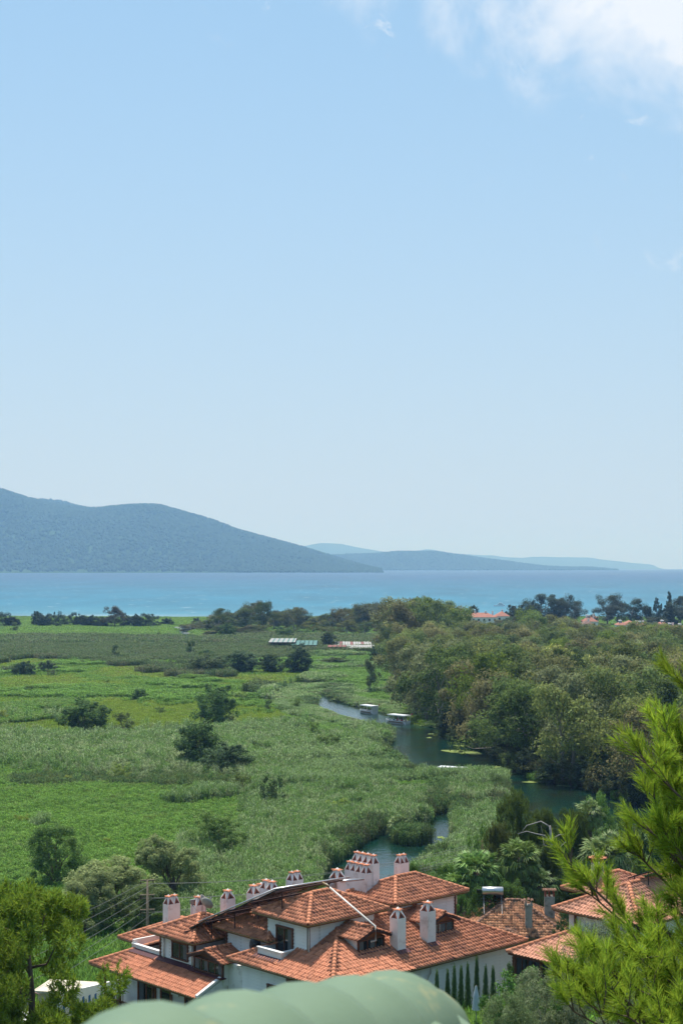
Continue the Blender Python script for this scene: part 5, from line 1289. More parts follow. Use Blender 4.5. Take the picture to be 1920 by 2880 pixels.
def roof_gear():
    # solar collectors on a long tilted rack over the left roofs
    s = thing('solar_collectors', 'long rack of black solar collectors tilted over the left roofs, seen from behind', 'solar collectors', O0, AX)
    y0, z0, y1, z1 = 7.35, 11.30, 15.0, 7.72; d = Vector((0, y1 - y0, z1 - z0)); L_ = d.length; d.normalize(); n = Vector((0, -d.z, d.y))
    n = n if n.z > 0 else -n
    rows = 4; seg = L_ / rows
    for r in range(rows):
        for c in range(5):
            x0 = 2.0 + c * 1.12 - r * .38; a = Vector((x0, y0, z0)) + d * (r * seg + .05); b = a + d * (seg - .12); w = Vector((1.02, 0, 0)); m = MB(); t = n * .09
            m.add([a, a + w, b + w, b, a + t, a + w + t, b + w + t, b + t], [(0, 1, 2, 3), (7, 6, 5, 4), (0, 4, 5, 1), (1, 5, 6, 2), (2, 6, 7, 3), (3, 7, 4, 0)]); m.build('collector', BLACK, s)
    f_ = MB()
    for r in range(rows + 1):
        p = Vector((1.8 - min(r, rows - .5) * .38, y0, z0)) + d * (r * seg) - n * .1; f_.bar(p, p + Vector((5.8, 0, 0)), .09)
        for x in (.6, 4.6):
            q = p + Vector((x, 0, 0)); f_.bar(q, (q.x, q.y, max(6.9, q.z - 1.1)), .06)
    f_.build('rack', DARKWOOD, s)
    pp = MB(); A = Vector((1.9, y0, z0)) + n * .14; B = A + d * (L_ - 1.4) + Vector((-1.15, 0, 0))
    pp.tube([(8.0, y0 - .3, z0 + .1), (5.0, y0 - .2, z0 + .15), A, B], .055, 6); pp.build('feed_pipe', METAL, s, True)
    t2 = MB(); t2.tube([(7.6, 8.2, 10.95), (9.6, 7.4, 11.0)], .09, 6); t2.build('feed_pipe', METAL, s, True)
    # white pipe down to the dormer
    p = MB(); p.tube([hw(5.2, 6.3, 11.45), hw(5.45, 2.0, 9.42), hw(5.45, 1.95, 8.55), hw(5.15, 2.1, 8.5)], .06, 8)
    tag(p.build('pipe', PIPE_W, None, True), 'thin white pipe slanting from the solar rack down to the left dormer', 'pipe')
    p = MB(); p.tube([hw(5.0, 6.4, 11.55), hw(5.22, 5.95, 11.27)], .075, 8); tag(p.build('pipe', GUTTER, None, True), 'short ochre pipe end at the top of the white pipe', 'pipe')
    # satellite dishes
    def dish(x, y, z, yaw, lab, tilt=math.radians(62)):
        e = thing('satellite_dish', lab, 'satellite dish', hw(x, y, z), 0)
        m = MB(); R_ = .45; vs = [(0, 0, 0)]
        for i in range(1, 5):
            r = R_ * i / 4
            for k in range(18): vs.append((r * math.cos(.349 * k), r * math.sin(.349 * k), .16 * (r / R_) ** 2))
        fs = [(0, 1 + k, 1 + (k + 1) % 18) for k in range(18)]
        for i in range(3):
            for k in range(18): fs.append((1 + i * 18 + k, 1 + (i + 1) * 18 + k, 1 + (i + 1) * 18 + (k + 1) % 18, 1 + i * 18 + (k + 1) % 18))
        m.add(vs, fs); o = m.build('bowl', mat('dish_paint', (.40, .36, .32), (.32, .29, .26), 3, .5), e, True); o.location = (0, 0, .75); o.rotation_euler = (tilt, 0, yaw)
        md = o.modifiers.new('thick', 'SOLIDIFY'); md.thickness = .02
        a = MB(); a.tube([(0, 0, -.3), (0, 0, .72)], .025, 6); a.build('mast', GREY, e)
        q = Matrix.Rotation(yaw, 3, 'Z') @ Matrix.Rotation(tilt, 3, 'X'); b = MB(); p1 = q @ Vector((0, -.42, .1)) + Vector((0, 0, .75)); p2 = q @ Vector((0, -.05, .62)) + Vector((0, 0, .75)); b.tube([p1, p2], .015, 5); b.bar(p2, p2 + (p2 - p1).normalized() * .1, .07); b.build('receiver_arm', GREY, e)
    dish(2.55, 15.3, 8.35, 2.6, 'round grey satellite dish on the lower roof ridge, seen from the back')
    dish(3.0, 16.3, 8.30, 1.3, 'satellite dish seen edge on, left of the round grey one')
    e = thing('lamp', 'small square mirrored plate on a thin arm beside the dishes', 'lamp', hw(2.6, 16.9, 8.3), AX)  # a square mirrored plate, gives off no light
    m = MB(); m.box(-.16, .16, -.05, .05, .55, .85); m.build('lamp_head', METAL, e); m = MB(); m.bar((0, 0, -.3), (0, 0, .56), .03); m.bar((0, 0, .5), (0, -.5, .2), .03); m.build('arm', GREY, e)
    # black wrapped object beside the boarded wall
    m = MB(); vs = []; fs = []
    for i, (r, z) in enumerate(((.34, 0), (.36, .3), (.33, .55), (.24, .78), (.10, .9))):
        for k in range(12): vs.append((r * math.cos(.5236 * k) * (1 + .07 * math.sin(3 * k + i)), r * math.sin(.5236 * k) * .8, z))
    for i in range(4):
        for k in range(12): fs.append((i * 12 + k, i * 12 + (k + 1) % 12, i * 12 + 12 + (k + 1) % 12, i * 12 + 12 + k))
    fs.append(tuple(48 + k for k in range(12))); m.add(vs, fs)
    o = m.build('covered_bundle', BLACKCLOTH, None, True); o.location = hw(1.75, 9.2, 7.22); tag(o, 'black plastic covered bundle against the boarded wall on the red roof', 'covered bundle')
roof_gear()
# ------------------------------------------------------------------ palms
def frond_mesh(name, g, petiole, R_, nl, droop, col_m):
    V = []
    for i in range(nl):
        a = (i / (nl - 1) - .5) * math.radians(230) + g.normal(0, .05); L_ = R_ * (1 - .25 * abs(a) / 2) * g.uniform(.85, 1.1); w = R_ * .055
        dx, dy = math.sin(a), math.cos(a); nx, ny = dy * w, -dx * w; b = np.array([0, petiole, 0.])
        m_ = b + np.array([dx * L_ * .6, dy * L_ * .6, .04 * g.normal()]); e = b + np.array([dx * L_ * .92, dy * L_ * .92, -droop * R_ * g.uniform(.5, 1.5)])
        V += [b, m_ + np.array([nx, ny, .02]), m_ + np.array([0, 0, -.02]), m_ + np.array([-nx, -ny, .02])]
        V += [m_ + np.array([nx, ny, .02]), e + np.array([nx * .2, ny * .2, 0]), e - np.array([nx * .2, ny * .2, 0]), m_ + np.array([-nx, -ny, .02])]
    w = .02
    V += [np.array([-w, 0, 0]), np.array([w, 0, 0]), np.array([w, petiole, 0]), np.array([-w, petiole, 0])]
    return quads_mesh(name, np.array(V), col_m)
PALM_M = leaf_mat('palm_leaf', trans=.3, isl=(.7, 1.5), rough=.5, spec=.2, hue=.02)
_g = np.random.default_rng(3)
FRONDS = [frond_mesh('frond', _g, .85, .85, 26, d, PALM_M) for d in (.12, .3, .45, .6)]
PALM_TRUNK = mat('palm_trunk', (.13, .095, .07), (.06, .045, .035), 7, .95, spec=.1, bump=.8, bscale=18)
def palm(label, px, crown_py, Y, size, n=44, colr=(.115, .185, .05), z0=None, group=None):
    x = (px - 960) / F * Y; zc = CAMZ - (crown_py - EL) * Y / F; z = hz(x, Y) if z0 is None else z0; h = zc - z; g = np.random.default_rng(int(px))
    e = thing('palm_tree', label, 'palm', (x, Y, z), g.uniform(0, 6), group)
    t = MB(); t.tube([(0, 0, -.2), (.03, 0, h * .4), (0, .04, h * .8), (0, 0, h)], [.30 * size, .22 * size, .24 * size, .16 * size], 9); t.build('trunk', PALM_TRUNK, e, True)
    for i in range(n):
        el = math.radians(82 - 128 * ((i + .5) / n) ** .85); az = i * 2.399 + g.normal(0, .15)
        o = link('frond', FRONDS[min(3, int(4 * (i / n)))], e, (0, 0, h - .25 * size * (i / n)))
        o.rotation_euler = (el, g.normal(0, .25), az); s_ = size * g.uniform(.85, 1.12) * (0.85 if i < 6 else 1); o.scale = (s_, s_, s_)
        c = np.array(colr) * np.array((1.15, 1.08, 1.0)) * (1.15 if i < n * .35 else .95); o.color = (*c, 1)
    for i in range(14):                      # hanging dead leaves
        az = i * 2.399 + .4; o = link('dead_frond', FRONDS[3], e, (0, 0, h - .45 * size)); o.rotation_euler = (math.radians(-72 + g.normal(0, 6)), g.normal(0, .3), az)
        s_ = size * g.uniform(.6, .85); o.scale = (s_, s_, s_); o.color = (.17, .12, .07, 1)
    return e
palm('tall fan palm with a shaggy trunk, middle of the garden palms', 1462, 2412, 150, 1.45)
palm('lower fan palm left of the shaggy trunked one', 1338, 2452, 147, 1.55, colr=(0.105, 0.195, 0.051))
palm('wide fan palm behind the villa, right of the dark pines', 1702, 2408, 150, 1.65, 50, (0.1275, 0.1875, 0.0675))
palm('small fan palm low behind the old tiled house', 1512, 2486, 149, 1.3, 34, (0.09, 0.15, 0.054))
palm('fan palm partly behind the dark pines by the dead branches', 1655, 2285, 178, 1.2, 34, (0.1275, 0.195, 0.0675))
palm('short bushy palm on the little island in the side channel', 1120, 2322, 231, 1.25, 46, (0.1275, 0.1875, 0.075), z0=0)
palm('dwarf palm at the left end of the garden trees', 1290, 2490, 146, 1.1, 34, (0.1275, 0.225, 0.0525))
palm('far fan palm behind the long pink roofed building', 1330, 1716, 1030, 2.6, 26, (.035, .055, .03))
palm('little palm on the shore by the river mouth', 553, 1750, 1010, 2.4, 26, (.035, .055, .03))
palm('brown skirted palm under the trees of the far river bank', 1795, 2205, 274, 1.3, 34, (0.105, 0.1125, 0.0525))

# ------------------------------------------------------------------ garden trees and shrubs near the houses
DKP = (.098, .142, .032)
T = top_tree
T('pine', 'pine_tree', 'dark bushy pine between the reeds and the garden palms', 'tree', 1440, 2243, 172, 132, DKP, var=0)
T('pine', 'pine_tree', 'dark pine right of the bare grey branches', 'tree', 1610, 2292, 170, 118, DKP, var=1)
T('pine', 'pine_tree', 'narrow dark pine behind the small low palm', 'tree', 1545, 2392, 156, 76, (.075, .11, .03), var=2)
T('pine', 'pine_tree', 'low dark pine behind the bare grey branches', 'tree', 1520, 2290, 176, 96, DKP, var=2)
T('pine', 'pine_tree', 'olive toned pine left of the tall fan palm', 'tree', 1400, 2330, 166, 90, (.10, .12, .03), var=1)
T('leafy_tree', 'tree', 'bright green poplar rising above the river bend', 'tree', 1680, 2232, 186, 110, (.085, .155, .030))
T('leafy_tree', 'tree', 'pale bright green crown beside the poplar', 'tree', 1745, 2262, 182, 70, (.085, .150, .040))
T('leafy_tree', 'tree', 'shaded green tree between the villa and the river', 'tree', 1830, 2290, 176, 110, (.055, .098, .028))
T('leafy_tree', 'shrub', 'yellow flowering green shrub by the wide fan palm', 'shrub', 1780, 2345, 158, 80, (.10, .145, .022))
T('leafy_tree', 'tree', 'deep green tree behind the villa roof', 'tree', 1860, 2380, 140, 100, (.045, .09, .03))
T('shrub', 'tree', 'small bright tree at the edge of the reeds left of the pines', 'tree', 1345, 2305, 178, 62, (.095, .165, .035))
T('leafy_tree', 'bush', 'fresh bright bush left of the lower fan palm', 'bush', 1262, 2430, 158, 96, (.095, .175, .030))
T('shrub', 'bush', 'brown dry bush behind the second wooden pole', 'bush', 1375, 2365, 170, 50, (.15, .12, .06))
T('leafy_tree', 'bush', 'green growth behind the right roof block chimney', 'bush', 1165, 2425, 170, 46, (.085, .15, .03))
T('leafy_tree', 'bush', 'dark green bush under the garden palms', 'bush', 1400, 2490, 146, 150, (.045, .08, .024))
T('leafy_tree', 'bush', 'dark bush between the old house and the villa', 'bush', 1600, 2545, 128, 90, (.040, .075, .024))
T('leafy_tree', 'bush', 'dark bush beneath the middle palms', 'bush', 1580, 2470, 150, 120, (.035, .062, .022))
T('leafy_tree', 'bush', 'vine covered garden bush beside the closed parasol', 'bush', 1440, 2668, 112, 60, (.075, .15, .028))
T('leafy_tree', 'bush', 'green bush right of the closed parasol', 'bush', 1510, 2655, 118, 46, (.075, .145, .028))
T('leafy_tree', 'hedge', 'trimmed green hedge behind the small cypresses', 'hedge', 1440, 2708, 100, 90, (.045, .105, .018), dw=.5)
T('garden_tree', 'tree', 'broad leaved loquat tree below the boarded wall', 'tree', 1475, 2722, 82, 160, (0.072, 0.147, 0.033), var=0)
T('garden_tree', 'tree', 'glossy dark leaved tree in front of the glazed lean-to', 'tree', 1580, 2690, 80, 130, (0.0675, 0.1275, 0.03), var=1)
T('olive', 'olive_tree', 'silver green olive tree filling the lower right slope', 'tree', 1540, 2738, 66, 250, (0.1522, 0.1885, 0.0986), var=0)
T('olive', 'olive_tree', 'olive tree with paler leaves below the villa balcony', 'tree', 1690, 2600, 64, 210, (0.1668, 0.1958, 0.116), var=1)
T('olive', 'olive_tree', 'lower olive tree at the right end of the green roof ridge', 'tree', 1430, 2800, 62, 170, (0.1232, 0.1668, 0.0725), var=1)
T('olive', 'olive_tree', 'dense olive tree beneath the near pine', 'tree', 1810, 2700, 58, 260, (0.1377, 0.1711, 0.0899), var=0)
T('garden_tree', 'bush', 'leafy bush beside the green roof end', 'bush', 1385, 2800, 70, 110, (0.0675, 0.15, 0.036), var=1)
for i, (px, top) in enumerate([(1231, 2740), (1261, 2738), (1280, 2728), (1299, 2727), (1318, 2722), (1343, 2702), (1368, 2727), (1389, 2728)]):
    r = (px - 960) / F; al = (r * 90.2 + .544 - 1.7) / (.7337 - r * .6794); p = hw(al, -2.4, 0)
    zt = CAMZ - (top - EL) * p.y / F; z = hz(p.x, p.y)
    ords = ['first and faintest', 'second', 'third', 'fourth', 'fifth', 'sixth and tallest', 'seventh', 'last']
    plant('thuja', 'cypress_shrub', f'{ords[i]} small cypress from the left along the boarded wall', 'shrub', p.x, p.y, .86, zt - z + .1, (.085, .145, .05), 'small cypresses along the boarded wall', z=z)
T('pine', 'pine_tree', 'big sunlit pine at the lower left in front of the row house', 'tree', 95, 2520, 68, 440, (.165, .245, .028), var=0)
T('pine', 'pine_tree', 'second sunlit pine at the very left edge', 'tree', -90, 2580, 64, 330, (.15, .225, .028), var=1)

for px, top, Y, w, lab, cl in [(1292, 2505, 143, 90, 'lush green bush left behind the old tiled house', (.07, .135, .03)), (1365, 2492, 142, 100, 'lush green bush behind the silver water tank', (.062, .118, .028)), (1440, 2478, 145, 100, 'mid green bush at the foot of the tall fan palm', (.07, .128, .03)), (1215, 2462, 158, 84, 'bright bush right of the right roof block', (.09, .165, .032)),
    (1620, 2420, 152, 100, 'leafy green tree between the narrow dark pine and the wide fan palm', (.06, .11, .028)), (1500, 2440, 158, 110, 'shaded green tree behind the tall fan palm', (.055, .10, .026)), (1740, 2470, 140, 110, 'leafy tree behind the villa chimney', (.06, .115, .028)), (1390, 2420, 164, 90, 'green bush between the reeds and the lower fan palm', (.07, .125, .03)), (1880, 2330, 165, 120, 'tall leafy tree at the right edge behind the near pine', (.06, .11, .028))]:
    T('leafy_tree', 'bush' if 'bush' in lab else 'tree', lab, 'bush' if 'bush' in lab else 'tree', px, top, Y, w, cl)

# bare dead tree
def dead_tree():
    e = thing('dead_tree', 'bare grey dead branches among the dark pines', 'tree', (*at_y(1545, 2460, 160)[:2], 3.2))
    m = MB(); P = lambda px, py, d=0: Vector(at_y(px, py, 160 + d)) - e.location
    r = P(1548, 2470)
    m.tube([Vector((r.x, 0, 0)), r, P(1550, 2378), P(1545, 2322)], [.22, .2, .17, .1], 7)
    for pts, w in (([(1550, 2378, 0), (1530, 2350, -.6), (1505, 2345, -1), (1480, 2338, -1.4), (1455, 2345, -1.8)], .10), ([(1545, 2325, 0), (1520, 2310, .5), (1480, 2322, .8), (1462, 2345, 1)], .09),
                   ([(1552, 2360, 0), (1572, 2348, -.6), (1604, 2344, -1)], .10), ([(1550, 2385, 0), (1528, 2376, 1), (1524, 2344, 1.3)], .06), ([(1525, 2346, -.7), (1520, 2322, -.9)], .05),
                   ([(1560, 2395, 0), (1590, 2368, .6), (1604, 2380, .8)], .06), ([(1545, 2330, 0), (1550, 2350, .3), (1526, 2378, -.2)], .06)):
        m.tube([P(*q) for q in pts], [w * (1 - .75 * i / (len(pts) - 1)) for i in range(len(pts))], 6)
    m.build('trunk', GREY_BARK, e, True)
dead_tree()

# ------------------------------------------------------------------ the near pine at the right
def near_pine():
    TR = Vector(at_y(2330, 2600, 13.0)); zb = 26.0
    e = thing('pine_tree', 'near pine with long light green needles at the right edge, slightly out of focus', 'tree', (TR.x, 13.0, zb))
    L0 = Vector((TR.x, 13.0, zb)); g = np.random.default_rng(41)
    m = MB(); m.tube([(0, 0, -.3), (.05, 0, 6), (0, .1, 10), (.05, 0, 13.6)], [.22, .17, .12, .03], 9); m.build('trunk', BARK, e, True)
    tips = [(1606, 2440, 11.6), (1664, 2520, 12), (1588, 2760, 10.6), (1612, 2845, 10.4), (1662, 2700, 11), (1792, 2405, 12.2), (1818, 2150, 12), (1830, 2262, 12.1), (1868, 2062, 12.6),
            (1915, 1930, 12.9), (1842, 2350, 12), (1722, 2785, 10.6), (1800, 2700, 11), (1850, 2600, 11.6), (1765, 2860, 10.2), (1900, 2200, 12.6), (1905, 2350, 12.2), (1905, 2780, 10.8),
            (1870, 2900, 10.2), (1930, 2090, 12.8), (1950, 2560, 11.5), (1940, 2680, 11.2), (1690, 2850, 10.3), (1760, 2690, 11.4), (1850, 2160, 12.3), (1890, 2420, 12.6), (1830, 2800, 10.6), (1925, 2250, 12.4), (1895, 2105, 12.8), (1920, 2420, 12.0), (1875, 2230, 12.9), (1940, 2500, 12.3), (1905, 2560, 11.9), (1860, 2690, 11.3), (1880, 2820, 10.9), (1930, 2750, 11.4), (1870, 2350, 12.0), (1710, 2720, 11.2), (1680, 2790, 10.8), (1930, 2860, 10.4)]
    ends = [Vector(at_y(*q)) - L0 for q in tips]
    for k in range(26):                     # the sides of the crown away from the view
        a = g.uniform(-2.2, 2.0); zz = g.uniform(5.5, 13.8); r = (15 - zz) * .26 + .5; ends.append(Vector((math.cos(a) * r, math.sin(a) * r, zz)))
    for t in ends:
        b = Vector((0, 0, t.z - .9 - .28 * abs(t.x))); mid = b.lerp(t, .55) + Vector((0, 0, -.12)) + Vector(g.normal(0, .06, 3))
        pts = [b, b.lerp(mid, .5), mid, mid.lerp(t, .5) + Vector(g.normal(0, .03, 3)), t]
        m = MB(); m.tube(pts, [.035, .028, .02, .012, .005], 6, cap=False); tw = []
        for k in range(24):
            u = g.uniform(.28, 1.0) if k > 2 else 1.0; seg = u * 4; i = min(3, int(seg)); p = pts[i].lerp(pts[i + 1], seg - i)
            d0 = (pts[i + 1] - pts[i]).normalized(); d = (d0 * .9 + Vector((g.normal(0, .5), g.normal(0, .5), g.normal(.55, .35)))).normalized()
            L_ = g.uniform(.16, .34); q = p + d * L_; m.tube([p, p.lerp(q, .5) + Vector(g.normal(0, .01, 3)), q], [.006, .005, .003], 4, cap=False); tw.append((p, q, d))
        br = m.build('branch', BARK, e, True)
        n = 110; V = []
        for p, q, d in tw:
            p = np.array(p); q = np.array(q); d = np.array(d); f = g.uniform(.25, 1.0, (n, 1)) ** .8; c = p + (q - p) * f
            dirs = g.normal(size=(n, 3)); dirs -= d * (dirs @ d)[:, None]; dirs /= np.linalg.norm(dirs, axis=1, keepdims=True); dirs = dirs * g.uniform(.35, .8, (n, 1)) + d; dirs /= np.linalg.norm(dirs, axis=1, keepdims=True)
            l = g.uniform(.07, .135, (n, 1)); s = np.cross(dirs, g.normal(size=(n, 3))); s /= np.linalg.norm(s, axis=1, keepdims=True); w = .0021
            tip = c + dirs * l + np.array([0, 0, -.008]); V.append(np.stack([c - s * w, c + s * w, tip + s * w * .5, tip - s * w * .5], 1).reshape(-1, 3))
        o = link('needles', quads_mesh('needles', np.concatenate(V), NEEDLE), br); o.color = (*(np.array((.225, .325, .032)) * g.uniform(.85, 1.15)), 1)
near_pine()

# ------------------------------------------------------------------ the near roof with green ridge caps
GREENP = mat('green_roof_paint', (.125, .19, .115), (.105, .165, .10), 5, .5, spec=.3, c3=(.30, .28, .13), c3amt=.16, c3scale=7.0, bump=.25, bscale=60, dist=.004)
def near_roof():
    p0 = Vector((-.206, 1.75, 40 - (2866 - EL) / F * 1.75)); st = Vector((.0757, .3115, -.0722)); d = st.normalized()
    e = thing('roof', 'near pale green roof ridge of overlapping rounded caps, out of focus', 'roof', (p0.x, p0.y, 36.0))
    def cap(i, L_, r0, r1, dome=False):
        n = 14; x = Vector((d.y, -d.x, 0)).normalized(); zz = x.cross(d).normalized(); a = p0 + st * i - e.location; vs = []; rings = [(0, r0), (.05, r0 * 1.0), (.45, r0 * .6 + r1 * .4), (.86, r1 * .975), (.93, r1 + .004), (.985, r1 + .006), (1.0, r1 - .004)]
        if dome: rings = [(0, r0), (.3, r0 * .99), (.55, r0 * .93), (.78, r0 * .78), (.93, r0 * .52), (1.0, r0 * .15)]
        th = .010
        for q in (0, th):
            for t, r in rings:
                for k in range(n + 1):
                    an = math.pi * (k / n) * 1.1 - .157; vs.append(a + d * (t * L_) + (x * math.cos(an) + zz * (math.sin(an))) * (r - q) - zz * .125)
        w = n + 1; R_ = len(rings); fs = []
        for j in range(R_ - 1):
            for k in range(n): fs += [(j * w + k, j * w + k + 1, (j + 1) * w + k + 1, (j + 1) * w + k), (R_ * w + j * w + k + 1, R_ * w + j * w + k, R_ * w + (j + 1) * w + k, R_ * w + (j + 1) * w + k + 1)]
        for k in range(n): fs += [(k + 1, k, R_ * w + k, R_ * w + k + 1), ((R_ - 1) * w + k, (R_ - 1) * w + k + 1, (2 * R_ - 1) * w + k + 1, (2 * R_ - 1) * w + k)]
        m = MB(); m.add(vs, fs); m.build('ridge_cap', GREENP, e, True)
    s = st.length
    for i in range(-1, 4): cap(i - .05, s * 1.10, .090, .139)
    cap(3.95, s * 1.72, .118, .1, True)
    # roof sheets falling away on both sides, eaves board and the wall below
    side = Vector((d.y, -d.x, 0)).normalized()
    for sg in (-1, 1):
        m = MB(); vs = []; fs = []; nu = 120
        for j in range(5):
            wd = .09 + j * .45
            for k in range(nu + 1):
                u = -3.4 + (4.5 - (wd - .09) / s * .98 + 3.4) * k / nu
                vs.append(p0 + st * u + side * sg * wd + Vector((0, 0, -.085 - j * .22 + .016 * math.sin(u * 9))) - e.location)
        w = nu + 1
        for j in range(4):
            for k in range(w - 1): fs.append((j * w + k, j * w + k + 1, (j + 1) * w + k + 1, (j + 1) * w + k))
        m.add(vs, fs); o = m.build('roof_sheet', GREENP, e, True); md = o.modifiers.new('thick', 'SOLIDIFY'); md.thickness = .012
    endp = p0 + st * 5.45 - e.location
    m = MB(); m.bar(endp + Vector((0, 0, -.21)), endp - st * 2.6 + Vector((0, 0, -.21)) + side * .85 + Vector((0, 0, -.42)), .05, .12); m.build('eave_board', DARKWOOD, e)
    m = MB(); a = p0 - e.location
    c = [a + st * -3 - side * 1.2, a + st * 3 - side * 1.2, a + st * 3 + side * 1.2, a + st * -3 + side * 1.2]
    m.add([(q.x, q.y, -3) for q in c] + [(q.x, q.y, 2.0) for q in c], [(3, 2, 1, 0), (4, 5, 6, 7), (0, 1, 5, 4), (1, 2, 6, 5), (2, 3, 7, 6), (3, 0, 4, 7)]); m.build('wall', PLASTER, e)
near_roof()

# ------------------------------------------------------------------ poles and wires
POLE_M = mat('weathered_wood', (.27, .215, .15), (.17, .135, .10), 6, .9, spec=.1)
def pole(px, top, Y, label, arms):
    x, _, zt = at_y(px, top, Y); z = hz(x, Y); e = thing('power_pole', label, 'power pole', (x, Y, z), .15); h = zt - z
    m = MB(); m.tube([(0, 0, -.3), (0, 0, h)], [.14, .09], 8); m.build('pole', POLE_M, e, True); ends = []
    for k, dz in enumerate(arms):
        a = MB(); a.bar((-.62, 0, h - dz), (.62, 0, h - dz), .11, .10); ar = a.build('cross_arm', POLE_M, e)
        for s_ in (-.55, .5):
            i_ = MB(); i_.tube([(s_, 0, h - dz - .05), (s_, 0, h - dz - .16), (s_, 0, h - dz - .20), (s_, 0, h - dz - .30)], [.03, .06, .03, .055], 7); i_.build('insulator', DARKWOOD, ar, True)
            ends.append(Vector((x + s_, Y, zt - dz - .28)))
    return ends
WIRE = mat('wire', (.22, .22, .22), (.16, .16, .16), 1, .5, metal=.3)
E1 = pole(415, 2474, 135, 'weathered wooden power pole with three cross arms before the willows', (.05, 1.32, 2.6))
E2 = pole(1356, 2362, 186, 'second wooden pole half hidden beside the dark pines', (.05, 1.5))
def wire(a, b, sag, label, group):
    m = MB(); a = Vector(a); b = Vector(b); m.tube([a.lerp(b, t) - Vector((0, 0, sag * 4 * t * (1 - t))) for t in np.linspace(0, 1, 13)], .014, 4); o = m.build('wire', WIRE)
    tag(o, label, 'wire', group)
LV = [('highest', .0), ('second', .0), ('third', .0), ('fourth', 0), ('fifth', 0), ('lowest', 0)]
for i, en in enumerate(E1):
    b = Vector(at_y(-160, 2712 + i * 42, 104)); wire(en, b, .5, f'{LV[i][0]} power line sloping left from the wooden pole', 'power lines left of the pole')
for i, en in enumerate(E1):
    k = E2[i % 4]; wire(en, (k.x, k.y, k.z - .6 * (i // 4)), 1.2, f'{LV[i][0]} power line running right from the wooden pole', 'power lines right of the pole')

# ------------------------------------------------------------------ boats
HULLW = mat('boat_white', (.75, .75, .74), (.68, .68, .67), 2, .4, spec=.4)
AWN = mat('boat_awning', (.66, .67, .68), (.52, .54, .58), 1.2, .7)
RED = mat('red_paint', (.45, .03, .03), (.4, .025, .025), 3, .5)
SKIN = mat('skin', (.45, .26, .18), None, 4, .6)
def tour_boat(label, px, py, rz, L_=8.6, W=2.7, stern_sheet=False):
    x, y, _ = at(px, py, WZ); e = thing('tour_boat', label, 'boat', (x, y, WZ), rz)
    st = [(-.5, .80, 1), (-.3, 1, 1), (0, 1, 1), (.25, .9, 1.05), (.4, .6, 1.15), (.5, .08, 1.3)]; vs = []
    for t, w, h in st:
        for s_, zz in ((-.72, -.15), (-1, .75 * h), (1, .75 * h), (.72, -.15)): vs.append((s_ * w * W / 2, t * L_, zz))
    fs = []
    for i in range(len(st) - 1):
        for k in range(3): fs.append((i * 4 + k, i * 4 + k + 1, i * 4 + 5 + k, i * 4 + 4 + k))
    fs = [f for f in fs if f[0] % 4 != 1] + [(0, 1, 2, 3)] + [tuple(20 + q for q in (3, 2, 1, 0))]
    m = MB(); m.add(vs, fs); o = m.build('hull', HULLW, e); md = o.modifiers.new('thick', 'SOLIDIFY'); md.thickness = .07
    m = MB(); m.box(-W * .40, W * .40, -L_ * .45, L_ * .36, .14, .2); m.build('deck', POLE_M, e)
    m = MB()
    for s_ in (-1, 1): m.box(s_ * W * .40 - .2, s_ * W * .40 + .2, -L_ * .40, L_ * .25, .21, .6)
    m.build('bench', POLE_M, e)
    m = MB(); m.box(-W * .50, W * .50, -L_ * .47, L_ * .30, 2.15, 2.22); m.box(-W * .3, W * .3, -L_ * .45, L_ * .27, 2.225, 2.28); m.build('canopy', AWN, e)
    m = MB(); m.box(-W * .5 - .03, W * .5 + .03, -L_ * .48, -L_ * .47 - .005, 1.98, 2.24); m.box(-W * .5 - .05, -W * .5 - .005, -L_ * .47, L_ * .3, 2.02, 2.24); m.box(W * .5 + .005, W * .5 + .05, -L_ * .47, L_ * .3, 2.02, 2.24); m.build('valance', HULLW, e)
    for s_ in (-1, 1):
        for t in (-.44, -.2, .04, .28):
            c = MB(); c.tube([(s_ * W * .46, t * L_, .6), (s_ * W * .46, t * L_, 2.16)], .03, 5); c.build('canopy_post', HULLW, e)
    if stern_sheet:
        c = MB(); c.box(-W * .40, W * .46, -L_ * .465, -L_ * .455, .75, 2.0); c.build('stern_sheet', WHITECLOTH, e)
    c = MB(); c.bar((W * .4, -L_ * .47, .8), (W * .4, -L_ * .52, 2.7), .03); fo = c.build('flag_staff', HULLW, e); c = MB(); c.box(W * .4 - .01, W * .4 + .01, -L_ * .52 - .5, -L_ * .52, 2.35, 2.7); c.build('flag', RED, fo)
    return e
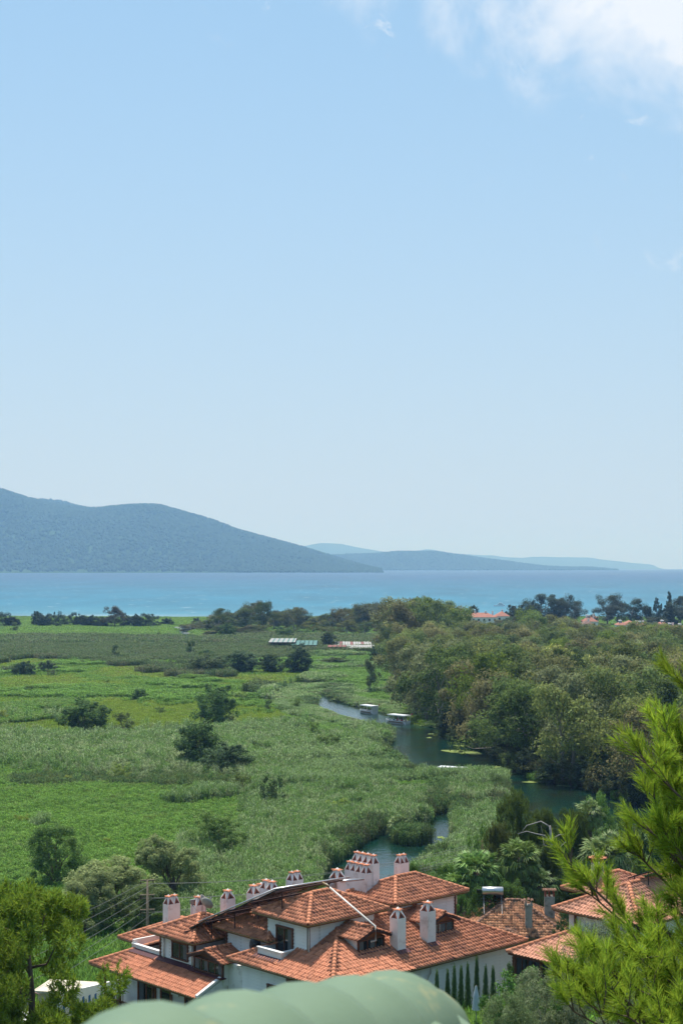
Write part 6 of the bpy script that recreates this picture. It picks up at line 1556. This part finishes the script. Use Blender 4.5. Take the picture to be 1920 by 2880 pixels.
def sitter(e, x, y, colr_m, lab, face):
    """seated passenger: one lathe-like body with legs, and a head"""
    o = thing('person', lab, 'person', e.matrix_basis @ Vector((x, y, .6)), e.rotation_euler[2] + face)
    b = bpy.data.meshes.new('body'); P = [(0, 0, 0), (0, 0, .25), (0, 0, .45), (0, 0, .56), (0, 0, .66), (.2, .02, .5), (.24, .1, .26), (.2, .3, .2), (-.2, .02, .5), (-.24, .1, .26), (-.2, .3, .2), (.1, .42, 0), (.11, .45, -.38), (-.1, .42, 0), (-.11, .45, -.38)]
    E_ = [(0, 1), (1, 2), (2, 3), (3, 4), (2, 5), (5, 6), (6, 7), (2, 8), (8, 9), (9, 10), (0, 11), (11, 12), (0, 13), (13, 14)]
    b.from_pydata(P, E_, []); bo = link('body', b, o); sk = bo.modifiers.new('skin', 'SKIN'); R_ = [.16, .15, .17, .07, .06, .065, .05, .04, .065, .05, .04, .08, .055, .08, .055]
    for v, r in zip(b.skin_vertices[0].data, R_): v.radius = (r, r)
    b.skin_vertices[0].data[0].use_root = True; b.materials.append(colr_m)
    h = MB(); h.tube([(0, .02, .62), (0, .02, .68), (0, .02, .78), (0, .02, .87), (0, .02, .91)], [.05, .09, .105, .085, .03], 9); h.build('head', SKIN, o, True)
    h = MB(); h.tube([(0, -.01, .76), (0, -.01, .84), (0, 0, .91), (0, .01, .94)], [.105, .108, .085, .03], 9); h.build('hair', DARKWOOD, o, True)
B1 = tour_boat('farther white canopied tour boat with a pale sheet across its stern', 1034, 2006, math.radians(33), 7.2, 2.35, True)
B2 = tour_boat('nearer white tour boat with flat grey awning and passengers on board', 1116, 2034, math.radians(42), 7.8, 2.5)
tour_boat('small white boat mostly hidden behind the reeds on the near river bend', 1262, 2190, math.radians(66), 7.0, 2.4)
SH = [mat('shirt_red', (.35, .05, .05)), mat('shirt_white', (.6, .6, .58)), mat('shirt_navy', (.03, .05, .12)), mat('shirt_teal', (.05, .2, .2))]
words_ = ['red', 'white', 'navy', 'teal']
for i, (x, y) in enumerate(((-1.0, -2.6), (1.0, -2.3), (1.0, -1.0), (-1.0, .2), (1.0, .7), (-1.0, 1.6))):
    bow = ['by the stern', 'by the stern', 'amidships', 'amidships', 'near the bow', 'at the bow'][i]
    sitter(B2, x, y, SH[i % 4], f'passenger in a {words_[i % 4]} shirt seated {bow} on the nearer tour boat', -math.pi / 2 if x < 0 else math.pi / 2)
def small_boat(px, py, rz, L_, label):
    x, y, _ = at(px, py, WZ); e = thing('motor_boat', label, 'boat', (x, y, WZ), rz); W = L_ * .33; vs = []
    st = [(-.5, .85, 1), (0, 1, 1), (.3, .75, 1.1), (.5, .05, 1.3)]
    for t, w, h in st:
        for s_, zz in ((-.7, -.1), (-1, .8 * h), (1, .8 * h), (.7, -.1)): vs.append((s_ * w * W / 2, t * L_, zz))
    fs = [(i * 4 + k, i * 4 + k + 1, i * 4 + 5 + k, i * 4 + 4 + k) for i in range(3) for k in range(3)] + [(0, 1, 2, 3)]
    m = MB(); m.add(vs, fs); m.build('hull', HULLW, e); m = MB(); m.box(-W * .3, W * .3, -L_ * .2, L_ * .12, .8, 1.7); m.box(-W * .36, W * .36, -L_ * .28, L_ * .16, 1.72, 1.8); m.build('cabin', HULLW, e)
small_boat(523, 1789, 1.2, 8, 'white boat tied at the right side of the river mouth')
small_boat(497, 1772, 1.0, 9, 'white boat moored at the left of the river mouth quay')
small_boat(512, 1770, 1.9, 8, 'second moored boat along the river mouth quay')
small_boat(529, 1768, .3, 10, 'taller white boat at the end of the river mouth quay')
jx, jy, _ = at(515, 1767)
m = MB(); m.box(-9, 9, -1.2, 1.2, -.1, .5)
for k in range(7): m.bar((-8 + k * 2.7, -1.1, -1.2), (-8 + k * 2.7, -1.1, 1.6), .25)
o = m.build('quay', DARKWOOD); o.location = (jx, jy, 0); tag(o, 'dark wooden quay with mooring posts at the river mouth', 'quay')

def yacht():
    x, y, z = at_y(1404, 1717, 1500); e = thing('yacht', 'small white motor yacht at sea above the long pink roofed building', 'boat', (x, y, WZ - .4), 1.45); e.scale = (.6, .6, .7)
    m = MB(); m.prism([(-2.2, -9), (2.2, -9), (2.4, 0), (1.4, 6), (0, 10), (-1.4, 6), (-2.4, 0)], -.5, 2.0); m.build('hull', HULLW, e)
    m = MB(); m.box(-1.7, 1.7, -6, 3, 2.0, 3.8); m.box(-1.3, 1.3, -4, 1, 3.8, 5.2); m.build('cabin', HULLW, e)
    m = MB(); m.box(-1.74, 1.74, -5, 2.5, 2.8, 3.3); m.build('window_band', GLASS, e)
yacht()

# floating weed
WEED = mat('duckweed', (.155, .20, .035), (.11, .16, .03), .9, .8, c3=(.07, .075, .025), c3amt=.25, c3scale=.4)
def weed(cx, cy, wx, wy, seed):
    g = np.random.default_rng(seed); x, y, _ = at(cx, cy, WZ); s = y / F; sy = (CAMZ * F) / (cy - EL) ** 2; n = 40; ph = g.uniform(0, 6.28, 4)
    pts = []
    for k in range(n):
        a = 6.283 * k / n; r = 1 + .22 * math.sin(2 * a + ph[0]) + .16 * math.sin(3 * a + ph[1]) + .12 * math.sin(5 * a + ph[2]) + g.normal(0, .05); pts.append((x + math.cos(a) * wx * s * r, y + math.sin(a) * wy * sy * r))
    m = MB(); m.prism(pts, WZ - .05, WZ + .035); tag(m.build('duckweed', WEED), kind='stuff')
for i, a in enumerate([(1278, 2113, 28, 4.5), (1322, 2117, 26, 6), (1402, 2160, 16, 4), (1430, 2172, 24, 4), (1212, 2064, 9, 1.5), (1195, 2040, 12, 2), (1206, 2075, 8, 1.2), (1390, 2105, 16, 2), (1590, 2210, 20, 2), (1076, 2067, 9, 1.5), (1240, 2356, 9, 4), (870, 2455, 26, 6), (1125, 2027, 22, 2), (1310, 2098, 34, 2), (1500, 2199, 30, 2.5)]): weed(*a, 60 + i)

# ------------------------------------------------------------------ far town and the restaurants
ROOF_F = mat('far_roof', (.33, .145, .10), (.27, .115, .08), .6, .85, c3=(.20, .10, .075), c3amt=.2, c3scale=.5)
ROOF_B = mat('far_brown_roof', (.17, .105, .08), (.13, .08, .06), .6, .85)
def far_house(label, px0, px1, eave, ridge, Y, depth, roofm=ROOF_F, storeys=2, yaw=0.0, chim=2, heater=1, name='house'):
    x0 = (px0 - 960) / F * Y; x1 = (px1 - 960) / F * Y; z = hz((x0 + x1) / 2, Y); ze = CAMZ - (eave - EL) * Y / F - z; zr = CAMZ - (ridge - EL) * (Y + depth / 2) / F - z; L_ = x1 - x0
    e = thing(name, label, 'house', (x0, Y, z), yaw)
    w = min(depth, L_) / 2; m = MB(); o_ = .5
    A = [(-o_, -o_, ze), (L_ + o_, -o_, ze), (L_ + o_, depth + o_, ze), (-o_, depth + o_, ze)]
    if L_ > depth: r1, r2 = (w, depth / 2, zr), (L_ - w, depth / 2, zr); fs = [(0, 1, 5, 4), (2, 3, 4, 5), (1, 2, 5), (3, 0, 4), (3, 2, 1, 0)]
    else: r1, r2 = (L_ / 2, w, zr), (L_ / 2, depth - w, zr); fs = [(0, 1, 4), (1, 2, 5, 4), (2, 3, 5), (3, 0, 4, 5), (3, 2, 1, 0)]
    m.add(A + [r1, r2], fs); rf = m.build('roof', roofm, e)
    b = MB(); b.box(0, L_, 0, depth, -.5, ze - .06); b.build('wall', PLASTER, e)
    n = max(2, int(L_ / 3.2)); sh = max(2.2, ze / storeys)
    for s_ in range(storeys):
        for i in range(n):
            zc = ze - 1.7 - s_ * sh
            if zc < .3: continue
            xx = L_ * (i + .5) / n; b = MB(); b.box(xx - .6, xx + .6, -.06, .02, zc - .7, zc + .7); f_ = b.build('window', BROWN, e)
            b = MB(); b.box(xx - .48, xx + .48, -.09, -.065, zc - .58, zc + .58); b.build('pane', GLASS, f_)
    g = np.random.default_rng(int(px0))
    for i in range(chim):
        xx = L_ * (i + .5 + g.uniform(-.2, .2)) / chim; b = MB(); b.box(xx - .5, xx + .5, depth * .45, depth * .45 + .8, ze + .2, zr + .9); b.box(xx - .65, xx + .65, depth * .45 - .12, depth * .45 + .92, zr + .9, zr + 1.05); b.build('chimney', PINKISH, rf)
    for i in range(heater):
        xx = L_ * (i + .35 + g.uniform(-.1, .1)) / max(1, heater); h = thing('water_heater', f'white solar water heater on the roof of the {label[:60]}'[:90], 'water heater', (x0 + xx, Y + depth * .3, z + zr - .3))
        h['label'] = f"solar water heater on the {' '.join(label.split()[:6])}"
        b = MB(); b.tube([(-1, 0, .9), (1, 0, .9)], .33, 8); b.build('tank', HULLW, h); b = MB(); b.add([(-1, -.2, .7), (1, -.2, .7), (1, -1.6, -.3), (-1, -1.6, -.3), (-1, -.2, .6), (1, -.2, .6), (1, -1.6, -.4), (-1, -1.6, -.4)], [(0, 3, 2, 1), (4, 5, 6, 7), (0, 1, 5, 4), (1, 2, 6, 5), (2, 3, 7, 6), (3, 0, 4, 7)]); b.build('collector', BLACK, h)
    return e
far_house('long two storey white building with pink roof by the sea', 1308, 1398, 1736, 1723, 985, 12, chim=4, heater=0)
far_house('right wing of the long white building with pink roof', 1394, 1432, 1733, 1719, 992, 12, chim=1, heater=0)
far_house('lower pink roofed block before the long white building', 1322, 1350, 1750, 1745, 965, 7, storeys=1, chim=0, heater=0)
far_house('small pink roofed house at the left side of the town', 1296, 1312, 1733, 1725, 990, 10, chim=1, heater=0)
far_house('grey walled house with brown roof among the trees', 1638, 1667, 1756, 1745, 930, 12, ROOF_B, chim=1, heater=0)
far_house('pink roofed house behind the brown roofed one', 1642, 1680, 1748, 1733, 985, 14, chim=2, heater=1)
far_house('pale roofed house by the beach left of the tall ragged tree', 1655, 1682, 1737, 1730, 1020, 10, chim=1, heater=0)
far_house('red roofed house with white wall below the spreading tree', 1736, 1764, 1758, 1748, 930, 11, chim=1, heater=1)
far_house('square red roofed house with bright peak', 1760, 1786, 1754, 1745, 935, 11, chim=0, heater=0)
far_house('red roofed house with two chimneys right of the bright peaked one', 1786, 1818, 1759, 1750, 930, 11, chim=2, heater=1)
far_house('red roofed house left of the edge houses', 1852, 1880, 1758, 1748, 935, 12, chim=1, heater=1)
far_house('brown walled red roofed house near the right edge', 1876, 1902, 1767, 1756, 925, 11, chim=2, heater=1)
far_house('last red roofed house at the right edge', 1900, 1935, 1768, 1758, 920, 11, chim=1, heater=1)
far_house('small red roofed hut inside the grove', 1074, 1100, 1772, 1761, 840, 9, storeys=1, chim=0, heater=0)
for k_, (px_, top_) in enumerate([(1292, 1738), (1318, 1748), (1345, 1744), (1372, 1750), (1402, 1742), (1425, 1736), (1650, 1760), (1700, 1752), (1745, 1762), (1800, 1762), (1835, 1750), (1865, 1764), (1895, 1772)]):
    top_tree('eucalyptus', 'town_tree', f'{ORD[k_]} tree from the left half hiding the town houses', 'tree', px_, top_, 900, 34, np.array(G_EUC[k_ % 7]) * .9, 'trees half hiding the town houses')
TEAL = mat('teal_sheet', (.02, .10, .09), (.03, .14, .125), .6, .6, spec=.4)
SHEET = mat('pale_sheet', (.34, .34, .33), (.26, .27, .26), .4, .7)
REDSH = mat('dusky_red_sheet', (.22, .07, .065), (.16, .05, .05), .5, .7)
def pavilion(label, px0, px1, top, low, Y, depth, mats, n):
    x0 = (px0 - 960) / F * Y; x1 = (px1 - 960) / F * Y; zl = CAMZ - (low - EL) * Y / F; zt = CAMZ - (top - EL) * (Y + depth) / F; e = thing('pavilion', label, 'restaurant pavilion', (x0, Y, 0)); L_ = x1 - x0
    for i in range(n):
        a, b = L_ * i / n, L_ * (i + .86) / n; m = MB(); m.add([(a, 0, zl), (b, 0, zl), (b, depth, zt), (a, depth, zt), (a, 0, zl - .15), (b, 0, zl - .15), (b, depth, zt - .15), (a, depth, zt - .15)], [(0, 1, 2, 3), (7, 6, 5, 4), (0, 4, 5, 1), (1, 5, 6, 2), (2, 6, 7, 3), (3, 7, 4, 0)]); m.build('roof_panel', mats[i % len(mats)], e)
    m = MB(); m.box(0, L_, -.15, -.02, zl - .5, zl - .1); m.box(0, L_, depth * .5, depth * .5 + .15, (zl + zt) / 2 - .5, (zl + zt) / 2 - .2); m.build('beam', DARKWOOD, e)
    for i in range(6):
        m = MB(); m.bar((L_ * i / 5, .1, -.3), (L_ * i / 5, .1, zl - .2), .2); m.build('post', DARKWOOD, e)
    m = MB(); m.box(0, L_, 0, depth, -.3, .25); m.build('floor', POLE_M, e); m = MB(); m.box(0, L_, depth - .3, depth, .25, zt - .3); m.build('wall', DARKWOOD, e)
pavilion('open riverside restaurant with grey and green striped roof', 755, 830, 1795, 1806, 716, 30, [SHEET, SHEET, TEAL], 16)
pavilion('restaurant with bright teal canopy roof', 818, 892, 1801, 1814, 712, 26, [TEAL], 6)
pavilion('restaurant with white striped roof panels at the grove edge', 940, 1048, 1804, 1816, 716, 34, [SHEET, SHEET, REDSH, SHEET], 14)
pavilion('low dusky red roofed terrace before the white striped restaurant', 922, 975, 1814, 1819, 700, 10, [REDSH], 4)
pavilion('front white striped terrace roof by the reeds', 975, 1054, 1814, 1823, 698, 14, [SHEET], 12)
m = MB(); m.box(-7, 7, -2, 2, -.3, .12); o = m.build('landing', POLE_M); o.location = at(928, 1825); tag(o, 'pale wooden landing stage below the restaurants', 'landing stage')
m = MB(); m.box(-4, 4, -1, 1, -.3, .9); o = m.build('landing', POLE_M); o.location = at(714, 1812); tag(o, 'small pale landing stage in the brown reeds', 'landing stage')
def far_car(px, py, m_, label):
    x, y, _ = at(px, py); e = thing('parked_car', label, 'car', (x, y, .1), .4); b = MB(); b.prism([(-.85, -2.1), (.85, -2.1), (.85, 2.1), (-.85, 2.1)], .3, .85); b.build('body', m_, e)
    b = MB(); b.add([(-.8, -1.4, .85), (.8, -1.4, .85), (.8, 1.2, .85), (-.8, 1.2, .85), (-.65, -.9, 1.45), (.65, -.9, 1.45), (.65, .6, 1.45), (-.65, .6, 1.45)], [(4, 5, 6, 7), (0, 1, 5, 4), (1, 2, 6, 5), (2, 3, 7, 6), (3, 0, 4, 7)]); b.build('cabin', GLASS, e)
    for sx in (-.8, .8):
        for sy in (-1.3, 1.3): b = MB(); b.tube([(sx - .1, sy, .32), (sx + .1, sy, .32)], .32, 10); b.build('wheel', BLACK, e)
far_car(615, 1795, HULLW, 'white car parked on the sand at the left end of the grove'); far_car(627, 1796, GREY, 'grey car parked beside the white one at the grove')
m = MB(); p = [at(*q)[:2] for q in [(590, 1797), (660, 1797), (655, 1788), (600, 1788)]]; m.prism(p, .0, .11); tag(m.build('path', mat('bare_sand', (.42, .30, .20), (.36, .25, .17), .2, .9)), kind='structure')
m = MB(); p = [at(*q)[:2] for q in [(690, 1795), (1060, 1795), (1060, 1775), (690, 1780)]]; m.prism(p, .0, .115); tag(m.build('path', MATS['bare_sand']), kind='structure')

# ------------------------------------------------------------------ lower left yard and small garden things
def pink_house():
    x, y, z = at_y(-60, 2835, 112); e = thing('house', 'small house with faded pink sheet roof behind the left pine', 'house', (x, y, 5.0), AX)
    PK = mat('pink_sheet', (.52, .26, .25), (.45, .21, .20), .9, .7, c3=(.30, .15, .13), c3amt=.2)
    n = 9; L_ = 9.0; zb = z - 5.0
    for i in range(n):
        for sg in (0, 1):
            m = MB(); a, b = -L_ + i * L_ / n, -L_ + (i + .95) * L_ / n
            if sg == 0: m.add([(0, -a, zb), (0, -b, zb), (2.6, -b, zb + 1.2), (2.6, -a, zb + 1.2), (0, -a, zb - .05), (0, -b, zb - .05), (2.6, -b, zb + 1.15), (2.6, -a, zb + 1.15)], [(3, 2, 1, 0), (4, 5, 6, 7), (0, 1, 5, 4), (1, 2, 6, 5), (2, 3, 7, 6), (3, 0, 4, 7)])
            else: m.add([(2.62, -a, zb + 1.2), (2.62, -b, zb + 1.2), (5.2, -b, zb), (5.2, -a, zb), (2.62, -a, zb + 1.15), (2.62, -b, zb + 1.15), (5.2, -b, zb - .05), (5.2, -a, zb - .05)], [(3, 2, 1, 0), (4, 5, 6, 7), (0, 1, 5, 4), (1, 2, 6, 5), (2, 3, 7, 6), (3, 0, 4, 7)])
            m.build('roof_panel', PK, e)
    m = MB(); m.box(.4, 4.8, .3, 8.7, -2, zb - .06); m.build('wall', CONC, e)
    m = MB(); m.box(-.03, .06, 0, 9, zb - .22, zb - .04); m.build('eave_board', BROWN, e)
pink_house()
def white_wall():
    a = Vector(at_y(170, 2868, 113)); b = Vector(at_y(372, 2812, 128)); L_ = (b - a).xy.length; yaw = math.atan2((b - a).y, (b - a).x)
    e = thing('wall', 'white yard wall with narrow blue slots and stone foot', 'wall', (a.x, a.y, a.z), yaw)
    dz = (b.z - a.z); m = MB(); m.add([(0, 0, 0), (L_, 0, dz), (L_, 0, dz + 1.9), (0, 0, 1.9), (0, .25, 0), (L_, .25, dz), (L_, .25, dz + 1.9), (0, .25, 1.9)], [(0, 1, 2, 3), (7, 6, 5, 4), (0, 4, 5, 1), (1, 5, 6, 2), (2, 6, 7, 3), (3, 7, 4, 0)]); m.build('panel', PLASTER, e)
    m = MB(); m.add([(0, -.06, -2), (L_, -.06, dz - 2), (L_, -.06, dz), (0, -.06, 0), (0, .3, -2), (L_, .3, dz - 2), (L_, .3, dz), (0, .3, 0)], [(0, 1, 2, 3), (7, 6, 5, 4), (0, 4, 5, 1), (1, 5, 6, 2), (2, 6, 7, 3), (3, 7, 4, 0)]); m.build('stone_foot', CONC, e)
    for i in range(12):
        u = L_ * (i + .5) / 12; m = MB(); m.box(u - .17, u + .17, -.04, -.003, dz * u / L_ + .25, dz * u / L_ + 1.25); m.build('slot', BLUE, e)
    # long pale building behind it
    q = Vector(at_y(238, 2722, 126)); h = thing('shed', 'long white shed with cream eave behind the slotted wall', 'shed', (q.x, q.y, 3.0), yaw); H_ = q.z - 5.0
    m = MB(); m.box(0, 3.0, 0, 4, -2, H_ - .2); m.build('wall', CREAM, h); m = MB(); m.box(-.3, 3.3, -.3, 4.3, H_ - .2, H_); m.build('roof', CREAM, h)
white_wall()
def awning():
    x, y, z = at_y(10, 2870, 100); e = thing('pergola', 'white slatted pergola at the bottom left corner', 'pergola', (x, y, z - 2.6), .35)
    for i in range(7):
        m = MB(); m.bar((-3, -1.5 + i * .55, 2.6), (2.2, -1.5 + i * .55, 2.6), .32, .05); m.build('slat', WHITE, e)
    m = MB(); m.box(-3, -2.85, -1.8, 2.2, 2.42, 2.56); m.box(2.0, 2.15, -1.8, 2.2, 2.42, 2.56); m.build('beam', WHITE, e)
    for px_, py_ in ((-2.9, -1.6), (2.07, -1.6), (-2.9, 2), (2.07, 2)):
        m = MB(); m.bar((px_, py_, -4), (px_, py_, 2.42), .12); m.build('post', WHITE, e)
awning()
def garden():
    x, y, z = at_y(1480, 2712, 112); e = thing('parasol', 'tall closed white parasol in the garden by the long roof corner', 'parasol', (x, y, z), 0)
    m = MB(); m.tube([(0, 0, -.6), (0, 0, 1.9)], .03, 6); m.build('pole', GREY, e)
    m = MB(); vs = []; fs = []; prof = [(.05, 1.95), (.12, 1.6), (.20, .9), (.25, .35), (.24, .2)]
    for r, zz in prof:
        for k in range(16): q = r * (1 + .22 * (k % 2)); vs.append((q * math.cos(.3927 * k), q * math.sin(.3927 * k), zz))
    for i in range(4):
        for k in range(16): fs.append((i * 16 + k, i * 16 + 16 + k, i * 16 + 16 + (k + 1) % 16, i * 16 + (k + 1) % 16))
    m.add(vs, fs); m.build('canopy', WHITECLOTH, e)
    m = MB(); m.bar(at_y(1395, 2692, 108), at_y(1462, 2716, 106), .3, .9); tag(m.build('garden_wall', PLASTER), 'low white garden wall past the long roof corner', 'wall')
    e = thing('swing_frame', 'pale metal swing frame in the garden beyond the boarded wall', 'frame', at_y(1424, 2700, 113)); m = MB()
    for s_ in (-1, 1): m.tube([(s_ * .9, -.5, -1), (s_ * .8, 0, 1.1)], .04, 6); m.tube([(s_ * .9, .5, -1), (s_ * .8, 0, 1.1)], .04, 6)
    m.tube([(-.8, 0, 1.1), (.8, 0, 1.1)], .04, 6); m.build('frame', GREY, e)
    x, y, z = at_y(1338, 2815, 90); e = thing('parasol', 'closed pale blue parasol beside the green roof end', 'parasol', (x, y, z - .6)); m = MB(); m.tube([(0, 0, -1.5), (0, 0, 1.5)], .03, 6); m.build('pole', GREY, e)
    m = MB(); m.tube([(0, 0, .1), (0, 0, .9), (0, 0, 1.45)], [.24, .17, .05], 10); m.build('canopy', mat('blue_canvas', (.34, .40, .46), (.45, .48, .50), 1.5, .8), e)
garden()
